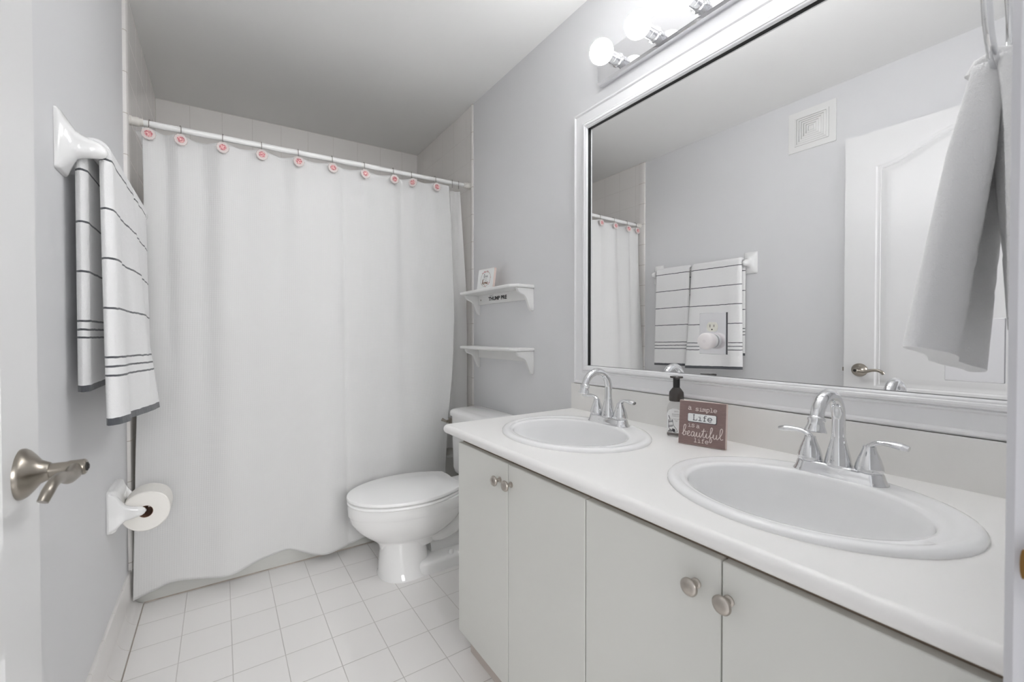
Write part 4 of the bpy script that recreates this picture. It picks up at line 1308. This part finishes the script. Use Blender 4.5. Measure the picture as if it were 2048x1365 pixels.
# ================================================================== SOAP BOTTLE AND SIGN
sb = thing('soap_dispenser', 'clear foaming soap bottle with smoked cap beside the brown sign', 'soap bottle', (1.492, 0.792, CT))
bx_, by_ = 1.492, 0.792
def sq(z, h, r, k=1.0):
    out = []
    th_ = math.radians(25)
    for a, b in rrect(2 * h, 2 * h * k, r, 6):
        out.append((bx_ + a * math.cos(th_) - b * math.sin(th_), by_ + a * math.sin(th_) + b * math.cos(th_), CT + z))
    return out
def glassy(name, col, rough=0.05, tr=0.85):
    m, nt, b = new_mat(name); setp(b, col, rough, trans=tr, ior=1.33); return m
M['clear'] = glassy('clear_bottle_plastic', (0.88, 0.88, 0.88))
bm = BM(); loft(bm, [sq(0.0005, 0.022, 0.008), sq(0.004, 0.0245, 0.009), sq(0.086, 0.0245, 0.009), sq(0.096, 0.022, 0.012), sq(0.102, 0.0185, 0.0175), sq(0.106, 0.018, 0.0172)])
obj('bottle', bm, M['clear'], sb, smooth=45)
bm = BM(); loft(bm, [sq(0.003, 0.0235, 0.008), sq(0.011, 0.0237, 0.008)])
M['amber'] = plain('brown_bottle_foot', (0.13, 0.09, 0.075), 0.3)
obj('bottle_foot', bm, M['amber'], sb, smooth=45)
# wrap-around label with a stocking drawing and print
th_ = math.radians(25)
fx = Vector((math.cos(th_), math.sin(th_), 0)); fy = Vector((-math.sin(th_), math.cos(th_), 0))
def lab_fn(nrm, u_):
    o_ = Vector((bx_, by_, CT)) + nrm * 0.0249
    return flat_fn(o_, u_, Vector((0, 0, 1)), nrm)
fl = lab_fn(-fx, -fy)      # face turned towards the room
bm = BM()
prism(bm, [(-0.0225, 0.012), (0.0225, 0.012), (0.0225, 0.070), (0.018, 0.080), (0.006, 0.0855), (-0.006, 0.0855), (-0.018, 0.080), (-0.0225, 0.070)], fl, 0, 0.0004)
lb_ = obj('label', bm, M['labelw'], sb, smooth=0)
fl2 = lab_fn(-fy, fx)
bm = BM(); prism(bm, [(-0.0225, 0.012), (0.0225, 0.012), (0.0225, 0.078), (-0.0225, 0.078)], fl2, 0, 0.0004)
obj('label', bm, M['labelw'], sb, smooth=0)
def off(f, dx, dz, dn=0.0005): return lambda a, b, d: f(a + dx, b + dz, d + dn)
bm = BM()
stock = [(-0.010, 0.050), (0.000, 0.053), (0.004, 0.034), (0.012, 0.024), (0.015, 0.016), (0.008, 0.013), (-0.004, 0.019), (-0.010, 0.028)]
strokes(bm, [[(a - 0.008, b) for a, b in stock + stock[:1]]], off(fl, 0, 0), 0.0006, False)
for z_ in (0.047, 0.044, 0.033, 0.030): strokes(bm, [[(-0.018, z_ - 0.001), (-0.0055, z_ + 0.002)]], off(fl, 0, 0), 0.0008, False)
prism(bm, [(0.0, 0.014), (0.007, 0.014), (0.006, 0.022), (-0.002, 0.024)], off(fl, -0.006, 0.001), 0, 0.0003)
strokes(bm, [[(-0.014, 0.053), (-0.018, 0.064)]], off(fl, 0, 0), 0.0009, False)
for k in range(4): strokes(bm, [[(-0.020 + 0.003 * k, 0.0135), (-0.014 + 0.003 * k, 0.021)]], off(fl, 0, 0), 0.0008, False)
obj('drawing', bm, M['signdark'], lb_)
for k, (s_, sz, z_) in enumerate((('BATH', 0.0045, 0.077), ('FOAMING', 0.0055, 0.068), ('HAND SOAP', 0.0042, 0.063), ('warm vanilla', 0.0040, 0.054), ('sugar', 0.0040, 0.049))):
    bm = text_bm(s_, sz, off(fl, 0.004, z_)); obj('lettering', bm, M['greyink'], lb_, smooth=0)
bm = BM(); lathe(bm, [(0.0205, 0.1062), (0.0215, 0.108), (0.0215, 0.128), (0.0205, 0.134), (0.0150, 0.142), (0.0115, 0.146), (0.0105, 0.148)], (bx_, by_, CT), n=36)
obj('cap', bm, M['capgrey'], sb, smooth=45)
bm = BM(); lathe(bm, [(0.0100, 0.146), (0.0100, 0.176), (0.0090, 0.178)], (bx_, by_, CT), n=28)
obj('pump_neck', bm, M['pumpblk'], sb, smooth=45)
bm = BM(); lathe(bm, [(0.0090, 0.1762), (0.0185, 0.1775), (0.0190, 0.180), (0.0180, 0.1825), (0.010, 0.1835)], (bx_, by_, CT), n=32)
tube(bm, [(bx_ - 0.010, by_ - 0.008, CT + 0.180), (bx_ - 0.024, by_ - 0.018, CT + 0.1785)], 0.0055, 12, flat=(1, 0.6))
obj('pump_head', bm, M['capgrey'], sb, smooth=45)

wsg = thing('wooden_sign', 'square brown wooden sign with white lettering leaning by the soap bottle', 'sign', (1.428, 0.67, CT))
p0, p1 = Vector((1.4085, 0.7300, CT)), Vector((1.4415, 0.6140, CT))
u_ = (p1 - p0).normalized(); wsz = (p1 - p0).length
lean = 0.11
hor_n = Vector((0, 0, 1)).cross(u_).normalized()
if hor_n.x > 0: hor_n = -hor_n
v_ = (Vector((0, 0, 1)) - hor_n * lean).normalized()
n_ = u_.cross(v_).normalized()
if n_.x > 0: n_ = -n_
HS = 0.122
f_ = flat_fn((p0 + p1) / 2 + Vector((0, 0, 0.002)), u_, v_, n_)
bm = BM(); prism(bm, [(-wsz / 2, 0.0), (wsz / 2, 0.0), (wsz / 2, HS), (-wsz / 2, HS)], f_, -0.018, -0.0004)
obj('wood_block', bm, M['signedge'], wsg, bevel=0.0008, smooth=30)
bm = BM(); prism(bm, [(-wsz / 2 + 0.0006, 0.0008), (wsz / 2 - 0.0006, 0.0008), (wsz / 2 - 0.0006, HS - 0.0008), (-wsz / 2 + 0.0006, HS - 0.0008)], f_, -0.001, 0.0)
bd = obj('stained_face', bm, M['wood'], wsg, smooth=0)
TY = {   # typewriter letters with slab serifs
    'a': [[(.12, .62), (.35, .70), (.62, .62), (.66, .45), (.66, .10), (.86, .04)], [(.66, .42), (.30, .40), (.12, .22), (.25, .04), (.48, .04), (.66, .18)]],
    's': [[(.78, .52), (.76, .62), (.50, .70), (.22, .60), (.26, .42), (.60, .34), (.80, .20), (.66, .04), (.40, .0), (.18, .08), (.16, .20)]],
    'i': [[(.22, .66), (.52, .66), (.52, .02)], [(.20, .02), (.84, .02)], [(.50, .88), (.52, .94)]],
    'm': [[(.02, .64), (.16, .66), (.16, .02)], [(.02, .02), (.30, .02)], [(.16, .5), (.32, .68), (.50, .60), (.50, .02)], [(.50, .5), (.66, .68), (.84, .60), (.84, .02), (.98, .02)]],
    'p': [[(.06, .66), (.24, .66), (.24, -.28)], [(.06, -.28), (.44, -.28)], [(.24, .46), (.45, .68), (.74, .60), (.84, .34), (.72, .06), (.44, .0), (.24, .16)]],
    'l': [[(.20, .98), (.50, .98), (.50, .02)], [(.18, .02), (.84, .02)]],
    'e': [[(.14, .36), (.84, .36), (.78, .60), (.50, .70), (.22, .60), (.12, .34), (.24, .08), (.52, .0), (.82, .10)]],
    'L': [[(.08, 1.0), (.44, 1.0)], [(.26, 1.0), (.26, .02)], [(.08, .02), (.84, .02), (.84, .30)]],
    'f': [[(.82, .94), (.60, 1.0), (.42, .90), (.42, .02)], [(.20, .64), (.72, .64)], [(.20, .02), (.66, .02)]],
}
def typed(bm, word, fn, size, x0, y0, r, pitch=1.0):
    x = x0
    for ch in word:
        if ch != ' ':
            for s_ in TY[ch]:
                strokes(bm, [[(x + a * size * 0.9, y0 + b * size) for a, b in s_]], fn, r, ch in 'aespf' and len(s_) > 4)
        x += size * pitch
f3 = flat_fn((p0 + p1) / 2 + Vector((0, 0, 0.002)) + n_ * 0.0004, u_, v_, n_)
k_ = wsz / 0.1206
bm = BM(); typed(bm, 'a', f3, 0.0130, -0.0375, 0.0970, 0.0008); typed(bm, 'simple', f3, 0.0112, -0.0180, 0.0955, 0.0008, 0.82)
obj('lettering', bm, M['signtext'], bd)
bm = BM(); typed(bm, 'is', f3, 0.0115, -0.0370, 0.0495, 0.0007, 0.85); typed(bm, 'a', f3, 0.0115, -0.0140, 0.0480, 0.0007)
obj('lettering', bm, M['signtext'], bd)
bm = BM(); typed(bm, 'life', f3, 0.0115, -0.0200, 0.0085, 0.0008, 0.85)
obj('lettering', bm, M['signtext'], bd)
bm = BM(); script(bm, 'beautiful', f3, 0.0270, -0.0510, 0.0240, 0.0009)
obj('lettering', bm, M['signtext'], bd)
bm = BM(); prism(bm, [(a + 0.0005, b + 0.0755) for a, b in rrect(0.0745, 0.0245, 0.004)], f3, -0.0003, 0.0008)
obj('plaque_border', bm, M['signdark'], bd)
bm = BM(); prism(bm, [(a + 0.0, b + 0.0760) for a, b in rrect(0.0725, 0.0225, 0.0035)], f3, 0.0, 0.0012)
pq = obj('plaque', bm, M['signwhite'], bd)
f4 = flat_fn((p0 + p1) / 2 + Vector((0, 0, 0.002)) + n_ * 0.0018, u_, v_, n_)
bm = BM(); typed(bm, 'Life', f4, 0.0150, -0.0240, 0.0690, 0.0009, 0.84)
obj('lettering', bm, M['signdark'], pq)

# ================================================================== VENT COVER
vt = thing('vent_cover', 'square white vent cover with concentric slots high on the left wall', 'vent', (XL, 1.062, 2.262))
VH = 0.116
def vfn(a, b, d): return (XL + d, 1.062 + a, 2.262 + b)
bm = BM(); prism(bm, rrect(2 * VH, 2 * VH, 0.004, 3), vfn, 0.0005, 0.006)
obj('cover_plate', bm, M['vent'], vt, bevel=0.002, smooth=30)
bm = BM(); prism(bm, rrect(0.166, 0.166, 0.002, 3), vfn, 0.0058, 0.0064)
obj('backing', bm, M['ventgap'], vt, smooth=0)
for k in range(7):
    h1 = 0.082 - 0.0118 * k; h0 = h1 - 0.0096
    bm = BM()
    if k < 6:
        rings = []
        for h, d in ((h1, 0.006), (h1, 0.0095), (h0, 0.0125), (h0, 0.006)):
            rings.append([vfn(sa * h, sb_ * h, d) for sa, sb_ in ((1, 1), (-1, 1), (-1, -1), (1, -1))])
        loft(bm, rings, False, False)
    else:
        prism(bm, [(-0.012, -0.012), (0.012, -0.012), (0.012, 0.012), (-0.012, 0.012)], vfn, 0.006, 0.0115)
    obj('grille_ring', bm, M['vent'], vt, smooth=0)

# ================================================================== TOWEL RING AND HAND TOWEL
GX, GY, GZ = 1.130, 0.104, 1.492
tr_ = thing('towel_ring', 'chrome towel ring on the front wall beside the doorway', 'towel ring', (GX, 0.052, GZ + 0.08))
bm = BM(); lathe(bm, [(0.026, 0.0005), (0.026, 0.005), (0.020, 0.010), (0.011, 0.016), (0.010, 0.040), (0.013, 0.046), (0.013, 0.060), (0.008, 0.064)], (GX, 0.052, GZ + 0.080), (0, 1, 0), 32)
obj('mount', bm, M['chrome'], tr_)
bm = BM(); tube(bm, [(GX + 0.078 * math.sin(2 * PI * k / 48), GY + 0.004, GZ + 0.078 * math.cos(2 * PI * k / 48)) for k in range(49)], 0.0048, 14, caps=False)
bmesh.ops.remove_doubles(bm, verts=bm.verts, dist=1e-5)
obj('ring', bm, M['chrome'], tr_)
def hand_towel():
    bm = BM(); uvl = bm.loops.layers.uv.new('uv')
    zr = GZ - 0.078          # foot of the ring, where the towel is threaded
    NZ_, NU = 46, 40
    def tail(sgn, zend, wtop, wbot, xoff, yoff, seed):
        """one hanging tail: closed cross-section loft, gathered at the ring and opening downwards"""
        rings = []
        for k in range(NZ_ + 1):
            s = k / NZ_
            z = zr + 0.012 + (zend - zr - 0.012) * s
            w = wtop + (wbot - wtop) * (s ** 0.95)
            th = 0.011 + 0.002 * (1 - s) + 0.003 * s
            band = 1.0 - 0.10 * (math.exp(-((s - 0.64) / 0.012) ** 2) + math.exp(-((s - 0.71) / 0.012) ** 2)) 
            ring = []
            for i in range(NU):
                a = 2 * PI * i / NU
                c, sn = math.cos(a), math.sin(a)
                px = math.copysign(abs(c) ** 0.55, c) * w
                fold_ = (0.003 + 0.009 * min(1, s * 3)) * (1 - s * 0.5) * math.sin(px / max(w, 0.01) * 5.2 + seed)
                py = math.copysign(abs(sn) ** 0.7, sn) * th * band + fold_
                ring.append((GX + xoff * s + px, GY + 0.004 + sgn * (0.009 + 0.015 * s) + yoff * s + py, z - 0.022 * s * (px / max(w, .01))))
            rings.append(ring)
        return rings
    allr = []
    for args in ((1, 1.052, 0.020, 0.150, -0.012, 0.014, 1.0), (-1, 1.085, 0.030, 0.150, 0.050, -0.002, 2.2)):
        rings = tail(*args)
        vs = [[bm.verts.new(p) for p in r] for r in rings]
        for a in range(len(vs) - 1):
            for i in range(NU):
                j = (i + 1) % NU
                f = bm.faces.new((vs[a][i], vs[a][j], vs[a + 1][j], vs[a + 1][i]))
                for l, (q, w) in zip(f.loops, ((i, a), (j, a), (j, a + 1), (i, a + 1))): l[uvl].uv = (q / NU, w / NZ_)
        bm.faces.new(vs[0][::-1]); bm.faces.new(vs[-1])
    # saddle over the ring
    tube(bm, [(GX, GY + 0.004 - 0.020, zr + 0.004), (GX, GY + 0.004 - 0.014, zr + 0.016), (GX, GY + 0.004, zr + 0.021), (GX, GY + 0.004 + 0.014, zr + 0.016), (GX, GY + 0.004 + 0.020, zr + 0.004)], [0.010, 0.0105, 0.011, 0.0105, 0.010], 26, flat=(1.5, 1.0), up=(0, 0, 1))
    o = obj('hand_towel', bm, M['hand'], loc=(GX, GY, 1.0), smooth=80)
    tag(o, 'plain white hand towel hanging from the chrome ring at the front wall', 'towel')
M['hand'] = make_towel(0, [], [], 'white_terry', white=(0.80, 0.80, 0.80))
hand_towel()
